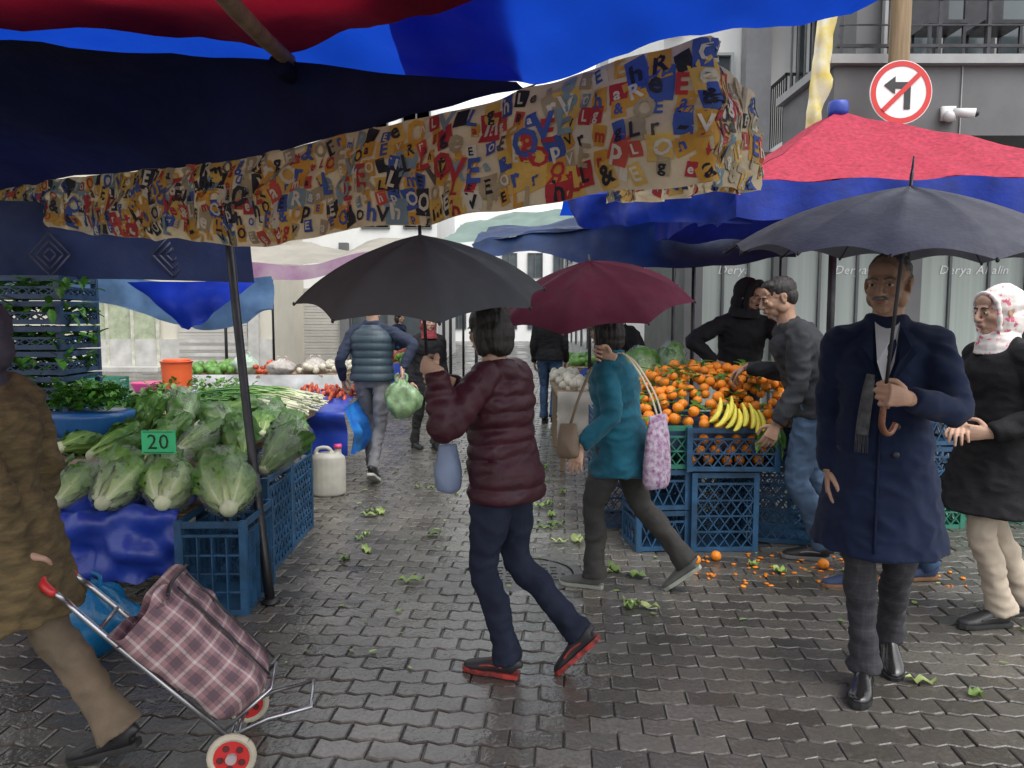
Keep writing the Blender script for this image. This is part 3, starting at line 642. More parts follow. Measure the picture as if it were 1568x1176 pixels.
def left_stall():
    e=grp('vegetable_stall')
    g=MB(); lst=[(-1.56,4.12,0,.36,.5,.50,'v'),(-1.66,4.73,0,.42,.55,.60,'x'),(-1.68,5.32,0,.42,.55,.62,'x'),(-2.8,4.3,0,.6,.5,.48,'v')]
    for x,y,z,a,b,h,s in lst: crate(g,x,y,z,a,b,h,0,.02,s)
    g.obj('crate_base',crateb,e,False)
    g=MB(); g.box((-2.5,4.85,.48),(1.5,1.6,.03),0); g.box((-2.6,5.2,.66),(1.7,1.1,.04),0); g.box((-2.85,6.9,.70),(2.2,2.8,.04),0)
    for x in (-3.6,-2,-1.9):
        for y in (5.9,8.1): g.box((x,y,.34),(.05,.05,.68),0)
    g.box((-2.2,5.0,.24),(.04,.04,.48),0); g.box((-3.1,4.2,.24),(.04,.04,.48),0)
    g.obj('table_boards',wood,e,False)
    sheet('blue_cover',[[(-2.45,4.3,.52),(-2.1,4.3,.52),(-1.76,4.3,.52)],[(-2.45,4.0,.52),(-2.1,3.98,.53),(-1.76,4.0,.52)],[(-2.45,3.97,.34),(-2.1,3.93,.33),(-1.76,3.97,.34)],[(-2.42,4.02,.16),(-2.1,3.98,.15),(-1.78,4.02,.17)]],tarpblue,36,30,.07,8,e)
    sheet('blue_table_cover',[[(-3.9,8.4,.74),(-2.6,8.4,.74),(-1.55,8.4,.74)],[(-3.9,7.0,.74),(-2.6,6.9,.74),(-1.5,6.9,.74)],[(-3.9,6.95,.6),(-2.6,6.85,.56),(-1.48,6.86,.5)],[(-3.9,6.95,.4),(-2.6,6.85,.35),(-1.48,6.86,.3)]],tarpblue,30,30,.04,4,e)
    sheet('blue_side_cover',[[(-1.52,8.4,.745),(-1.5,7.6,.745),(-1.5,6.88,.745)],[(-1.42,8.4,.5),(-1.40,7.6,.5),(-1.42,6.88,.55)],[(-1.44,8.4,.15),(-1.42,7.6,.25),(-1.45,6.88,.3)]],M('tarp_sky',(.03,.25,.60),.4,.3,8,.4,14,col2=(.01,.09,.5)),24,20,.06,6,e)
    e=grp('lettuce_pile'); g=MB()
    for x,y,z,rx,rl,yw,tl,dk in [(-2.40,4.15,.62,.10,.13,1.3,-.5,.10),(-2.14,4.08,.62,.105,.13,1.5,-.35,.0),(-1.84,4.06,.62,.11,.13,1.7,-.3,.0),(-1.52,4.06,.62,.125,.14,1.9,-.5,.08),(-1.98,4.30,.66,.10,.14,1.2,-.4,.1),(-1.68,4.32,.66,.10,.14,1.7,-.4,.1),(-2.3,4.36,.64,.10,.14,1.2,-.5,.1)]:
        lettuce(g,(x,y,z),rx,rl,yw,tl,dk)
    for x,y,z in [(-2.66,4.7,.78),(-2.42,4.65,.77),(-2.18,4.75,.79),(-1.93,4.7,.78),(-1.7,4.75,.78),(-1.44,4.75,.72),(-1.5,4.95,.75),(-2.75,5.1,.84),(-2.5,5.1,.86),(-2.22,5.15,.87),(-1.95,5.12,.85),(-1.7,5.2,.80),(-1.5,5.25,.74),(-2.35,5.5,.88),(-2.0,5.5,.86),(-1.72,5.55,.78)]:
        lettuce(g,(x,y,z),U(.08,.10),U(.13,.17),U(.3,2.6),U(-.9,-.1),U(.15,.4),R()<.6)
    lettuce(g,(1.05,6.25,1.12),.11,.16,1.5,-.7,.3); lettuce(g,(1.3,6.3,1.14),.10,.16,1.2,-.9,.3); lettuce(g,(2.25,6.15,1.05),.10,.15,1.8,-.9,.2)
    g.obj('lettuces',lett,e,tint=True); FG.obj('plastic_wrap',film,e)
    e=grp('spring_onions'); g=MB()
    for i in range(260):
        x=U(-1.95,-1.75); y=U(5.85,6.8); z=.76+U(0,.17)*(1-abs(y-6.3)); a=U(-.35,.35); L=U(.6,.9); rr=U(.004,.007); P=[]
        for k in range(6):
            q=k/5; P.append((x+.12-q*L*math.cos(a),y+q*L*math.sin(a)+.03*math.sin(q*5+i),z+.06*math.sin(q*3)+U(-.01,.01),[.010,.007,.006,.006,.005,.003][k]*rr/.006))
        n0=len(g.v); g.tube(P,1,5)
        for j in range(n0,len(g.v)): g.t[j]=min(1,(j-n0)/30*1.25)
    g.obj('stalks',tintmat('onion',[(0,(.75,.72,.6)),(.3,(.55,.62,.35)),(.5,(.15,.32,.07)),(1,(.06,.19,.04))],.35,.2,60,.1,.25),e,tint=True)
    def greens(name,cx,cy,cz,sx,sy,sz,n,mat=lmat,L=(.05,.09)):
        g=MB()
        for i in range(n):
            a=V((U(-1,1),U(-1,1),U(-.3,1)))
            if a.length>1.2: continue
            leaf(g,(cx+a.x*sx,cy+a.y*sy,cz+a.z*sz),U(*L),U(.03,.06),U(0,6.3),U(-1.2,.5),.4,0,.01)
        g.obj(name,mat,None,tint=True)
    pm=tintmat('parsley',[(0,(.09,.25,.03)),(1,(.035,.15,.02))],.4,.4,60,.15,.4)
    greens('parsley_bunch',-2.68,4.85,1.02,.22,.16,.10,700,pm,(.03,.06))
    greens('leafy_greens',-2.6,6.2,.82,.5,.35,.10,420,pm)
    greens('leafy_greens',-3.1,7.5,.82,.5,.35,.12,300,lmat)
    greens('leafy_greens',-3.2,5.4,.9,.4,.3,.12,420,pm)
    e=grp('vegetable_crate_stack'); g=MB()
    for k in range(5): crate(g,-3.12,5.1,1.02+k*.16,.52,.5,.15,0,.05,'x')
    crate(g,-3.12,5.1,.5,.55,.5,.5,0,.05); crate(g,-3.12,5.1,.0,.55,.5,.5,0,.05)
    g.obj('crates',crated,e,False)
    g=MB()
    for k in range(5):
        for i in range(110): leaf(g,(-3.12+U(-.24,.30),5.1+U(-.30,.2),1.12+k*.16+U(-.04,.04)),U(.05,.10),.05,U(0,6.3),U(-1,.8),.4)
    g.obj('greens',pm,e,tint=True)
    e=grp('blue_basin'); g=MB(); g.tube([(-2.68,4.85,.80,.20,.16),(-2.68,4.85,.88,.25,.2),(-2.68,4.85,.95,.27,.22)],2,24); g.obj('basin',M('basin_blue',(.02,.12,.35),.35,.2),e)
    crates('crate_support',[(-2.68,4.95,.5,.5,.4,.3)],crated)
    e=grp('price_card'); g=MB(); Y0=4.26; g.box((-1.98,Y0,.85),(.19,.006,.13),0); g.tube([(-1.98,Y0+.01,.6,.004),(-1.98,Y0+.01,.84,.004)],1,6,mi=1)
    cx=-2.045
    for ch in '20':
        vs,fs=glyph(ch); g.add([(cx+a*.12,Y0-.006,.812+b*.12) for a,b in vs],fs,1); cx+=.065
    for (a,b) in (((-2.065,.792),(-1.895,.792)),((-2.065,.908),(-1.895,.908))): g.bar((a[0],Y0-.005,a[1]),(b[0],Y0-.005,b[1]),.004,.003,1)
    g.obj('card',[M('card_green',(.05,.60,.24),.5,.1),M('ink',(.01,.03,.015),.6)],e,False)
    e=grp('orange_bucket'); g=MB(); g.tube([(-3.28,7.5,.74,.12),(-3.28,7.5,.9,.135),(-3.28,7.5,1.10,.145),(-3.28,7.5,1.105,.155),(-3.28,7.5,1.12,.155)],2,24); g.tube([(-3.28,7.5,1.12,.13),(-3.28,7.5,1.14,.12)],1,20); g.obj('bucket',M('plastic_orange',(.75,.12,.03),.4,.1),e)
    e=grp('pink_basin'); g=MB(); g.tube([(-3.72,7.9,.74,.14),(-3.72,7.9,.85,.19),(-3.72,7.9,.88,.2)],2,20); g.obj('basin',M('plastic_pink',(.75,.08,.25),.4,.1),e)
    e=grp('plastic_jerrycan',(-1.60,6.6,0),.2); g=MB()
    g.tube([(0,0,.0,.12,.09),(0,0,.012,.145,.10),(0,0,.06,.15,.105),(0,0,.30,.15,.105),(0,0,.35,.13,.095),(0,0,.375,.09,.07)],2,20)
    g.tube([(.085,0,.36,.03),(.085,0,.415,.03)],1,12); g.tube([(-.11,0,.33,.018),(-.09,0,.41,.018),(0,0,.415,.018),(.04,0,.36,.018)],3,8)
    g.obj('body',M('plastic_milky',(.62,.60,.52),.45,.2,6,.1,trans=.2),e,remesh=.008,sm=3)
    g=MB(); g.tube([(.085,0,.41,.034),(.085,0,.445,.034)],1,14); g.obj('cap',M('plastic_pink',(0,0,0)),e)
    e=grp('radish_pile'); g=MB()
    for i in range(90): g.ell((U(-2.2,-1.55),U(7.2,8.1),.77+U(0,.06)),(.02,.02,.045),Matrix.Rotation(U(0,3),3,'X')@Matrix.Rotation(U(0,3),3,'Z'),seg=8,ring=6)
    g.obj('radishes',M('radish_red',(.6,.09,.03),.4,.3,8,island=.3),e)
left_stall()
def bag(name,loc,r,h,mat,seed=0):
    e=grp(name,loc); g=MB(); n=40
    def f(u,v):
        a=u*2*math.pi; z=v
        rr=r*(math.sin(math.pi*min(.98,.12+z*.86)))**.7*(1+.40*noise.noise(V((math.cos(a)*1.5,math.sin(a)*1.5,z*2+seed)))+.16*abs(math.sin(a*7+3*noise.noise(V((a,z*3,seed)))))*z)
        if z>.85: rr*=.75
        return V((rr*math.cos(a),rr*.8*math.sin(a),z*h+.03*noise.noise(V((math.cos(a)*3,math.sin(a)*3,z*5+seed)))*min(1,z*3)))
    g.grid(f,n,20); 
    for s in(-1,1): g.tube([(s*r*.3,0,h*.9,.012,.005),(s*r*.35,0,h*1.08,.012,.004),(s*r*.15,0,h*1.14,.010,.004)],3,6)
    g.obj('bag',mat,e)
    return e
bag('blue_plastic_bag',(-1.97,3.45,0),.20,.33,M('film_blue',(.01,.22,.50),.25,.3,5,.8,14,trans=.25,coat=.2),3)
bag('green_vegetable_bag',(-1.02,7.05,.62),.15,.36,M('film_greenish',(.36,.55,.28),.25,.4,12,.8,14,trans=.25,coat=.2),8)
for p,k in (((-3.6,9.8,.0),1),((-4.2,10.6,.0),2),((-4.6,9.6,0),3),((-3.3,11,.7),4),((-3.9,11.2,.7),5),((-5,12,.1),6),((-2.9,11.3,.7),7),((-5.8,11,0),8),((-5.2,10.4,0),9),((-4.4,12.6,0),10)):
    bag('white_plastic_bag',p,.20,.20+.05*(k%3),[M('film_white',(.68,.68,.66),.3,.1,5,.8,10,trans=.2),M('film_offwhite',(.60,.55,.50),.3,.3,5,.8,10,trans=.2),M('film_pale_green',(.5,.62,.5),.3,.2,5,.8,10,trans=.2)][k%3],k*5)
def table(name,x0,x1,y0,y1,z,mat,prod):
    e=grp(name); g=MB(); g.box(((x0+x1)/2,(y0+y1)/2,z-.02),(x1-x0,y1-y0,.04))
    for x in (x0+.06,x1-.06):
        for y in (y0+.06,y1-.06): g.box((x,y,z/2-.02),(.05,.05,z-.04))
    g.obj('trestle',wood,e,False)
    sheet('cover',[[(x0,y0-.02,z+.01),(x1,y0-.02,z+.01)],[(x0,y0-.03,z*.65),(x1,y0-.03,z*.65)],[(x0,y0-.01,z*.25),(x1,y0-.01,z*.3)]],mat,12,24,.05,5,e)
    for i,(pm_,n,r) in enumerate(prod):
        g=MB(); a=x0+(x1-x0)*i/len(prod); b=x0+(x1-x0)*(i+1)/len(prod)
        for k in range(n): g.ell((U(a+.05,b-.05),U(y0+.05,y1-.05),z+U(.02,.12)),(r,r*U(.8,1.6),r),Matrix.Rotation(U(0,3),3,'Z'),seg=8,ring=6)
        g.obj('produce_%d'%i,pm_,e)
rm=MC['radish_red']; gm=M('veg_green',(.12,.28,.05),.4,.3,8,island=.3); wm_=M('veg_white',(.6,.56,.45),.5,.2,8,island=.2); pmm=M('veg_purple',(.06,.01,.05),.3,.3,8)
table('market_table',.45,1.15,7.6,9.2,.8,M('cover_beige',(.45,.42,.36),.7,.2),[(wm_,60,.05),(gm,70,.04)])
table('market_table',-4.8,-2.4,10.9,12.2,.72,M('cover_white',(.6,.6,.6),.6,.2),[(gm,70,.06),(rm,40,.04),(wm_,60,.05)])
table('market_table',-2.2,-1.7,12.6,16,.78,tarpblue,[(rm,60,.05),(gm,60,.05)])
table('market_table',.9,2.0,11.5,14,.78,tarpblue,[(gm,60,.06),(pmm,60,.06)])
crates('vegetable_crates',[(-4.0,9.2,0,.55,.4,.3,.2),(-3.5,9.3,0,.5,.4,.28,.5),(-3.0,9.6,0,.5,.4,.28,-.1),(-3.2,9.6,.3,.5,.4,.28,.1)],[crateb,crateg,crated])
crates('vegetable_crates',[(-6.5,12,0,.6,.4,.3,.2),(-6.4,12,.31,.6,.4,.3,.1),(-7.3,13,0,.6,.4,.3,.2),(.1,12.2,0,.5,.4,.3,0)],[crateb,crateg])
g=MB()
lit=[(-.98,5.9),(-1.0,5.35),(-.7,5.3),(.55,5.9),(.38,6.6),(.6,4.5),(.62,4.12),(.7,4.05),(2.0,4.6),(1.75,4.5),(.25,7.2),(-.5,6.6),(.35,5.5),(.2,6.2),(1.45,4.6),(-.55,4.4),(1.75,3.1),(-1.25,7.5),(-1.1,6.1),(-1.0,4.9),(-.8,6.9),(.5,4.4),(.5,5.1),(.2,5.9),(.3,7.8),(0,8.6),(-.5,7.7)]
for x,y in lit:
    for k in range(random.choice([1,1,2,3])): leaf(g,(x+U(-.12,.12),y+U(-.1,.1),.012),U(.05,.18),U(.03,.08),U(0,6.3),0,-.05,U(.1,.9),.03)
for i in range(220): leaf(g,(U(-1.3,2.6),U(3.2,12),.008),U(.01,.05),U(.008,.03),U(0,6.3),0,.02,U(.1,.9))
g.obj('fallen_leaves',tintmat('litter',[(0,(.42,.47,.20)),(.5,(.22,.33,.08)),(1,(.10,.17,.04))],.35,.3,60,.1,.45),None,tint=True)
g=MB()
for i in range(90):
    x=U(1.1,2.7);y=U(4.3,4.95); g.ell((x,y,.006),(U(.006,.022),U(.006,.022),.006),seg=7,ring=4)
for x,y in ((1.3,4.78),(1.92,4.62),(1.15,4.7),(2.25,4.7)): g.ell((x,y,.033),(.034,.034,.032))
g.obj('orange_peel_litter',omat)
# ------------------------------------------------------------------ umbrellas
def umbrella(name,apex,grip,Rr,Hc,mat,N=8,rot=.2,handle='j',below=.12,tipl=.07,TH=.95):
    apex=V(apex);grip=V(grip); ax=(apex-grip).normalized(); q=ax.to_track_quat('Z','Y'); e=grp(name); e.matrix_world=Matrix.Translation(apex)@q.to_matrix().to_4x4()
    L=(apex-grip).length+below; sd_=U(0,30)
    def f(u,v,dz=0):
        a=u*2*math.pi; p=v; th=p*TH
        r=Rr*math.sin(th)/math.sin(TH); z=-Hc*(1-math.cos(th))/(1-math.cos(TH))*.55-Hc*.45*p
        dl=((a/(2*math.pi)*N)%1-.5)*2*math.pi/N; k=math.cos(math.pi/N)/math.cos(dl); k=1+(k-1)*(.55+.9*p*p); 
        c_=1-abs(dl)/(math.pi/N)
        return V((r*k*math.cos(a+rot),r*k*math.sin(a+rot),z+(math.sin(c_*math.pi/2))*(-.016*p*(1-p)*4+.008*p+.014*p**6+.006*noise.noise(V((a*3,p*5,sd_))))*Rr/.5+dz))
    g=MB(); g.grid(lambda u,v:f(u,v),N*10,18); g.obj('canopy',mat,e)
    g=MB()
    for i in range(N):
        P=[f(i/N,v,-.006) for v in (.05,.25,.5,.75,.99)]; g.tube([(*p,.0028) for p in P],2,5)
        m_=f(i/N,.45,-.008); g.tube([(*m_,.0025),(0,0,-Hc*.9,.0025)],1,5)
        t_=f(i/N,1.0,0); g.ell(t_,(.006,.006,.008),seg=6,ring=4)
    g.obj('ribs',dsteel,e)
    g=MB(); g.tube([(0,0,tipl,.003),(0,0,.02,.006),(0,0,-.02,.007),(0,0,-L+.02,.0065)],2,10); g.tube([(0,0,-Hc*.9-.02,.012),(0,0,-Hc*.9+.02,.012)],1,10); g.obj('shaft',dsteel,e)
    g=MB()
    if handle=='j': g.tube([(0,0,-L+.10,.011),(0,0,-L,.012),(.006,0,-L-.03,.012),(.03,0,-L-.055,.012),(.06,0,-L-.05,.012),(.078,0,-L-.02,.011)],4,10); hm=M('handle_wood',(.20,.07,.03),.3,.3,10)
    else: g.tube([(0,0,-L+.09,.012),(0,0,-L+.06,.015),(0,0,-L-.01,.014),(0,0,-L-.02,.010)],2,12); hm=black
    g.obj('handle',hm,e); return e
ugrey=M('nylon_charcoal',(.075,.080,.078),.7,.15,5,.2,25,trans=.12,spec=.25); umar=M('nylon_maroon',(.070,.007,.022),.75,.2,5,.15,25,trans=.2,spec=.15,tcol=(.12,.01,.03)); unavy=M('nylon_grey_navy',(.105,.108,.125),.6,.2,9,.3,60,trans=.12,spec=.3)
umbrella('umbrella',(-.355,3.00,1.865),(-.345,3.12,1.33),.495,.24,ugrey,8,.3,'s',.06,.02)
umbrella('umbrella',(.40,4.02,1.84),(.47,4.15,1.33),.53,.24,umar,8,.1,'s',.05,.03)
umbrella('umbrella',(1.375,2.70,2.00),(1.345,2.76,1.24),.60,.25,unavy,14,.15,'j',.06,.10)
# ------------------------------------------------------------------ people
def ik(a,t,l1,l2,pole):
    a=V(a);t=V(t);d=t-a;L=min(d.length,(l1+l2)*.995)
    L=max(L,abs(l1-l2)*1.05+.02)
    d.normalize(); x=(l1*l1-l2*l2+L*L)/(2*L); h=math.sqrt(max(0,l1*l1-x*x)); p=V(pole)-d*V(pole).dot(d)
    if p.length<1e-4:p=d.orthogonal()
    p.normalize(); return a+d*x+p*h, a+d*L
def hand(g,w_,d,n,t,curl,s=1.0):
    d=V(d).normalized(); n=V(n); n=(n-d*n.dot(d)).normalized(); t0=V(t); t=n.cross(d); 
    if t.dot(t0)<0: t=-t
    w_=V(w_)
    def Pt(a,b,c): return w_+(d*a+t*b+n*c)*s
    g.tube([(*Pt(-.03,0,0),.026*s,.019*s),(*Pt(.01,0,0),.029*s,.019*s),(*Pt(.05,0,0),.038*s,.017*s),(*Pt(.088,0,0),.040*s,.013*s)],3,12,side=t)
    for i,L in enumerate((.041,.046,.042,.034)):
        p=Pt(.078-.004*abs(i-1),.030-.0205*i,0); ang=.12*curl; P=[(*p,.0105*s)]
        for k,(q,c_) in enumerate(((1.15,.75),(.68,1.05),(.55,.7))):
            ang+=curl*c_*(1+.05*i); dd=d*math.cos(ang)+n*math.sin(ang); p=p+dd*L*q*s+t*(.002*(1.5-i))*s; P.append((*p,(.0095-.0012*k)*s))
        g.tube(P,2,8,side=t); g.ell(P[-1][:3],(.0072*s,)*3,seg=8,ring=6)
    p=Pt(.018,.026,.006); P=[(*p,.015*s)]
    for L,dd in ((.042,d*.62+t*.72+n*(.2+.3*curl)),(.032,d*.85+t*(.35-.45*curl)+n*(.2+.6*curl)),(.026,d*.85+t*(.15-.7*curl)+n*(.15+.5*curl))):
        p=p+dd.normalized()*L*s; P.append((*p,(.0125-.0015*len(P))*s))
    g.tube(P,2,8,side=n); g.ell(P[-1][:3],(.0088*s,)*3,seg=8,ring=6)
def folds(am,fr=9,st=(1,1,1)):
    sd=V((U(0,30),U(0,30),U(0,30)))
    def f(p):
        q=V((p.x*st[0],p.y*st[1],p.z*st[2])); a=noise.noise(q*fr+sd); b=noise.noise(V((q.x*fr*1.3+q.z*6,q.y*fr*1.3-q.z*4,q.z*fr*1.7))+sd); c=noise.noise(V((q.x*fr*2.6-q.z*8,q.y*fr*2.6+q.z*8,q.z*fr*3))+sd)
        return am*(.7*a+.9*(.45-abs(b)*1.6)+.28*(.3-abs(c)))
    return f
PROF=[(-1.2,.25,.20),(-.8,.225,.175),(-.5,.205,.155),(-.2,.19,.14),(0,.18,.135),(.2,.165,.125),(.4,.165,.122),(.62,.18,.13),(.78,.180,.126),(.88,.15,.105),(.95,.105,.08),(1.0,.075,.07),(1.06,.062,.062)]
def prof(h):
    for a,b in zip(PROF,PROF[1:]):
        if h<=b[0]:
            k=(h-a[0])/(b[0]-a[0]); return a[1]+(b[1]-a[1])*k,a[2]+(b[2]-a[2])*k
    return PROF[-1][1:]
def person(name,loc,yaw,H,feet,hands,top,leg,shoe,head,lean=(0,0),sw=.178,z0=0,skinm=None,detail=1):
    s=H/1.7; sk=skinm or skin; e=grp(name,(loc[0],loc[1],z0),yaw); Ri=Matrix.Rotation(-yaw,3,'Z')
    def toL(p): return Ri@(V(p)-V((loc[0],loc[1],z0)))
    ank=[];FM=[]
    for (x,y,fy,pt) in feet:
        pv=V((0,-.08,0)) if pt>0 else V((0,.16,0))
        m=Matrix.Translation((x,y,.004))@Matrix.Rotation(rad(fy),4,'Z')@Matrix.Translation(pv)@Matrix.Rotation(rad(pt),4,'X')@Matrix.Translation(-pv)@Matrix.Scale(s,4)
        FM.append(m); ank.append(m@V((0,.115,.09)))
    l1,l2=.435*s,.425*s; hz=.935*s
    while hz>.6*s:
        if all((V((sx*.09*s,0,hz))-a).length<(l1+l2)*.992 for sx,a in zip((1,-1),ank)): break
        hz-=.005
    lw=leg.get('w',1.0); G=MB(); sh=MB(); so_=MB(); ske=MB()
    for sx,a,m in zip((1,-1),ank,FM):
        hp=V((sx*.09*s,0,hz)); kn,an=ik(hp,a,l1,l2,V((sx*.08,-1,0)))
        dn=(an-kn).normalized(); bk=V((0,1,0))
        ta=leg.get('hem',.062)*s; hemp=an+dn*leg.get('len',.02)
        P=[(*(hp+V((0,0,.06*s))),.085*s*lw,.10*s*lw),(*(hp-V((0,0,.03*s))),.092*s*lw,.105*s*lw),(*hp.lerp(kn,.5),.082*s*lw,.088*s*lw),(*kn,.062*s*lw,.066*s*lw),(*(kn.lerp(an,.35)+bk*.012),.058*s*lw,.064*s*lw),(*kn.lerp(an,.75),.052*s*lw,.056*s*lw),(*hemp,ta,ta*1.08)]
        G.tube(P,6,18)
        ske.tube([(*kn.lerp(an,.7),.035*s),(*an,.035*s),(*(an-V((0,0,.03))),.035*s)],1,10)
        X=m
        secs=[(.165,.012,.02,.045),(.160,.028,.042,.05),(.13,.034,.05,.055),(.09,.034,.048,.052),(.04,.036,.036,.042),(-.01,.042,.029,.034),(-.05,.043,.024,.029),(-.085,.034,.018,.025),(-.105,.012,.010,.022)]
        P=[]
        for (y,w_,h_,zc) in secs: P.append((0,y,zc,w_,h_))
        t=MB(); t.tube(P,4,16,side=(1,0,0)); t.tube([(0,.125,.05,.03,.036),(0,.122,.115,.033,.04)],3,14,side=(1,0,0))
        sh.add([X@V(v) for v in t.v],t.f)
        t=MB(); ol=[(.17,.018),(.165,.03),(.12,.037),(.06,.036),(0,.044),(-.05,.046),(-.09,.036),(-.11,.014)]
        pts=[(w_,y) for y,w_ in ol]+[(-w_,y) for y,w_ in reversed(ol)]; n=len(pts); th=.022
        t.add([(x,y,z) for z in (0,th*.5,th) for x,y in [(px*(1.0 if z>0 else .95),py) for px,py in pts]],[(i,(i+1)%n,n+(i+1)%n,n+i) for i in range(n)]+[(n+i,n+(i+1)%n,2*n+(i+1)%n,2*n+i) for i in range(n)]+[tuple(range(n)),tuple(range(2*n,3*n))])
        so_.add([X@V(v) for v in t.v],t.f)
        if shoe.get('lace') and detail:
            for k in range(4):
                t=MB(); t.tube([(-.02,.055-.018*k,.077-.007*k,.003),(0,.05-.018*k,.083-.007*k,.003),(.02,.055-.018*k,.077-.007*k,.003)],2,5); so_.add([X@V(v) for v in t.v],t.f)
            for sg in (-1,1):
                t=MB(); t.tube([(sg*.036,.10,.05,.004),(sg*.043,.04,.055,.005),(sg*.042,-.01,.045,.004)],3,5); so_.add([X@V(v) for v in t.v],t.f)
    G.tube([(0,0,hz-.07*s,.10*s*lw,.09*s),(0,.005,hz-.01,.165*s*lw,.125*s*lw),(0,0,hz+.08*s,.165*s,.12*s),(0,0,hz+.17*s,.14*s,.11*s)],5,20)
    G.obj('trousers',leg['mat'],e,remesh=.010,sm=3,disp=folds(.012,8,(1,1,1)))
    sh.obj('shoes',shoe['mat'],e,remesh=.006,sm=2); so_.obj('soles',shoe['sole'],e,False); ske.obj('ankles',shoe.get('sock',black),e)
    pz=hz+.03*s; TL=.465*s; lx,ly=lean
    def spp(h): k=max(0,h); return V((lx*k**1.4,ly*k**1.4,pz+h*TL-.5*(abs(ly)+abs(lx))*k*k*.25))
    th=top.get('thick',1.0); puff=top.get('puff',0); T=MB(); hem=top.get('hem',-.15); nst=44
    P=[]
    for i in range(nst+1):
        h=hem+(1.05-hem)*i/nst; rx,ry=prof(h); 
        if h<.1: rx+=top.get('flare',0)*(.1-h); ry+=top.get('flare',0)*(.1-h)*.7*top.get('fy',1)
        k=th if h<.9 else 1+(th-1)*.4
        p=spp(h); P.append((p.x,p.y+(top.get('yo',.02)*s if h<0 else 0),p.z,rx*s*k*sw/.178,ry*s*k))
    fn=(lambda d:(.019*abs(math.sin(math.pi*d/puff))**.5-.006)) if puff else None
    T.tube(P,2 if puff else 1,28,fn=fn)
    sz=.885
    shp=[spp(sz)+V((sx*sw*s,.0,-.01*s)) for sx in(1,-1)]
    a1,a2=.285*s,.255*s; HG=MB()
    aw=top.get('arm',1.0)*th
    for i,sx in enumerate((1,-1)):
        hd=hands[i]
        if hd is None: hd=dict(w=None)
        if hd.get('w') is not None:
            tgt=toL(hd['w']) ; D=Ri@V(hd['d']); Nn=Ri@V(hd['n']); Tt=Ri@V(hd['t']); pole=Ri@V(hd.get('pole',(0,0,-1)))
        else:
            o=hd.get('o',(0,0,0)); tgt=shp[i]+V((sx*(.05+o[0]),-.05+o[1],-.51*s+o[2])); D=V((0,-.15,-1)); Nn=V((-sx,0,0)); Tt=V((0,-1,0)); pole=V((sx*.25,1,0))
        el,wr=ik(shp[i],tgt,a1,a2,pole)
        S0=shp[i]; fd=(wr-el).normalized(); cuff=wr-fd*.012
        P=[(*(S0-V((sx*.06*s,0,-.005*s))),.050*s*aw,.055*s*aw),(*S0,.053*s*aw,.057*s*aw),(*S0.lerp(el,.4),.053*s*aw,.056*s*aw),(*el,.046*s*aw,.048*s*aw),(*el.lerp(wr,.45),.043*s*aw,.044*s*aw),(*cuff,.034*s*aw,.034*s*aw)]
        T.tube(P,10 if puff else 5,16,side=(0,1,0),fn=(lambda d:(.014*abs(math.sin(math.pi*d/puff))**.5-.005)) if puff else None)
        T.ell(S0,(.052*s*aw,.058*s*aw,.050*s*aw))
        nb_=spp(.97); T.tube([(nb_.x+sx*.02*s,nb_.y+.01,nb_.z-.01*s,.055*s,.055*s),(*((nb_+S0)/2+V((sx*.01*s,.005,.010*s))),.055*s*th,.050*s*th),(*(S0+V((-sx*.012*s,0,0))),.055*s*aw,.052*s*aw)],4,16,side=(0,1,0))
        if hd.get('w') is None: D=fd*.9+V((0,-.1,-.3))
        HG.tube([(*(wr-fd*.05),.026*s),(*wr,.025*s)],1,10)
        hand(HG,wr,D,Nn,Tt,hd.get('c',.35),.98*s)
    if top.get('hood'):
        b=spp(.97); T.tube([(b.x-.10*s,b.y-.02,b.z-.0,.03),(b.x-.09*s,b.y+.06*s,b.z-.0,.045),(b.x,b.y+.11*s,b.z-.03*s,.06,.05),(b.x+.09*s,b.y+.06*s,b.z,.045),(b.x+.10*s,b.y-.02,b.z-.0,.03)],5,12)
        T.ell((b.x,b.y+.12*s,b.z-.08*s),(.10*s,.05*s,.09*s))
    if top.get('collar'):
        b=spp(1.0); T.tube([(b.x,b.y+.0,b.z-.04*s,.085*s,.085*s),(b.x,b.y+.005,b.z+.045*s,.074*s,.080*s)],3,18)
    T.obj('jacket',top['mat'],e,remesh=.008 if puff else .010,sm=2 if puff else 4,disp=folds(top.get('fold',.010) ,7,(1,1,1.2)))
    if top.get('vest'):
        g=MB(); P=[]
        for i in range(nst+1):
            h=-.1+1.1*i/nst; rx,ry=prof(h); p=spp(h); P.append((p.x,p.y,p.z,(rx*th*s+.012)*(1 if h<.8 else .93),ry*th*s+.02))
        g.tube(P,2,28,fn=lambda d:.012*abs(math.sin(math.pi*d/.07))**.55); g.obj('vest',top['vest'],e,remesh=.008,sm=2)
    HG.obj('hands',sk,e,remesh=.0038 if detail else .005,sm=2)
    nb=spp(1.0); hy,hp_,hr=[rad(a) for a in head.get('rot',(0,0,0))]
    hm=Matrix.Translation(nb+V((0,-.018*s,.045*s)))@Matrix.Rotation(hy,4,'Z')@Matrix.Rotation(hp_,4,'X')@Matrix.Rotation(hr,4,'Y')@Matrix.Scale(s,4)@Matrix.Translation((0,-.01,.115))
    g=MB(); f=head.get('male',0)
    g.ell((0,.015,.03),(.074,.094,.086)); g.ell((0,-.022,-.018),(.062,.068,.082)); g.ell((0,-.045,-.062),(.042+.006*f,.042,.040)); g.ell((0,-.068,-.090),(.021+.004*f,.018,.018))
    g.ell((.052,.0,-.05),(.018+.004*f,.04,.035)); g.ell((-.052,.0,-.05),(.018+.004*f,.04,.035))
    g.ell((0,-.070,.052),(.05,.018,.035)); g.ell((0,-.084,.026),(.046,.010,.010))
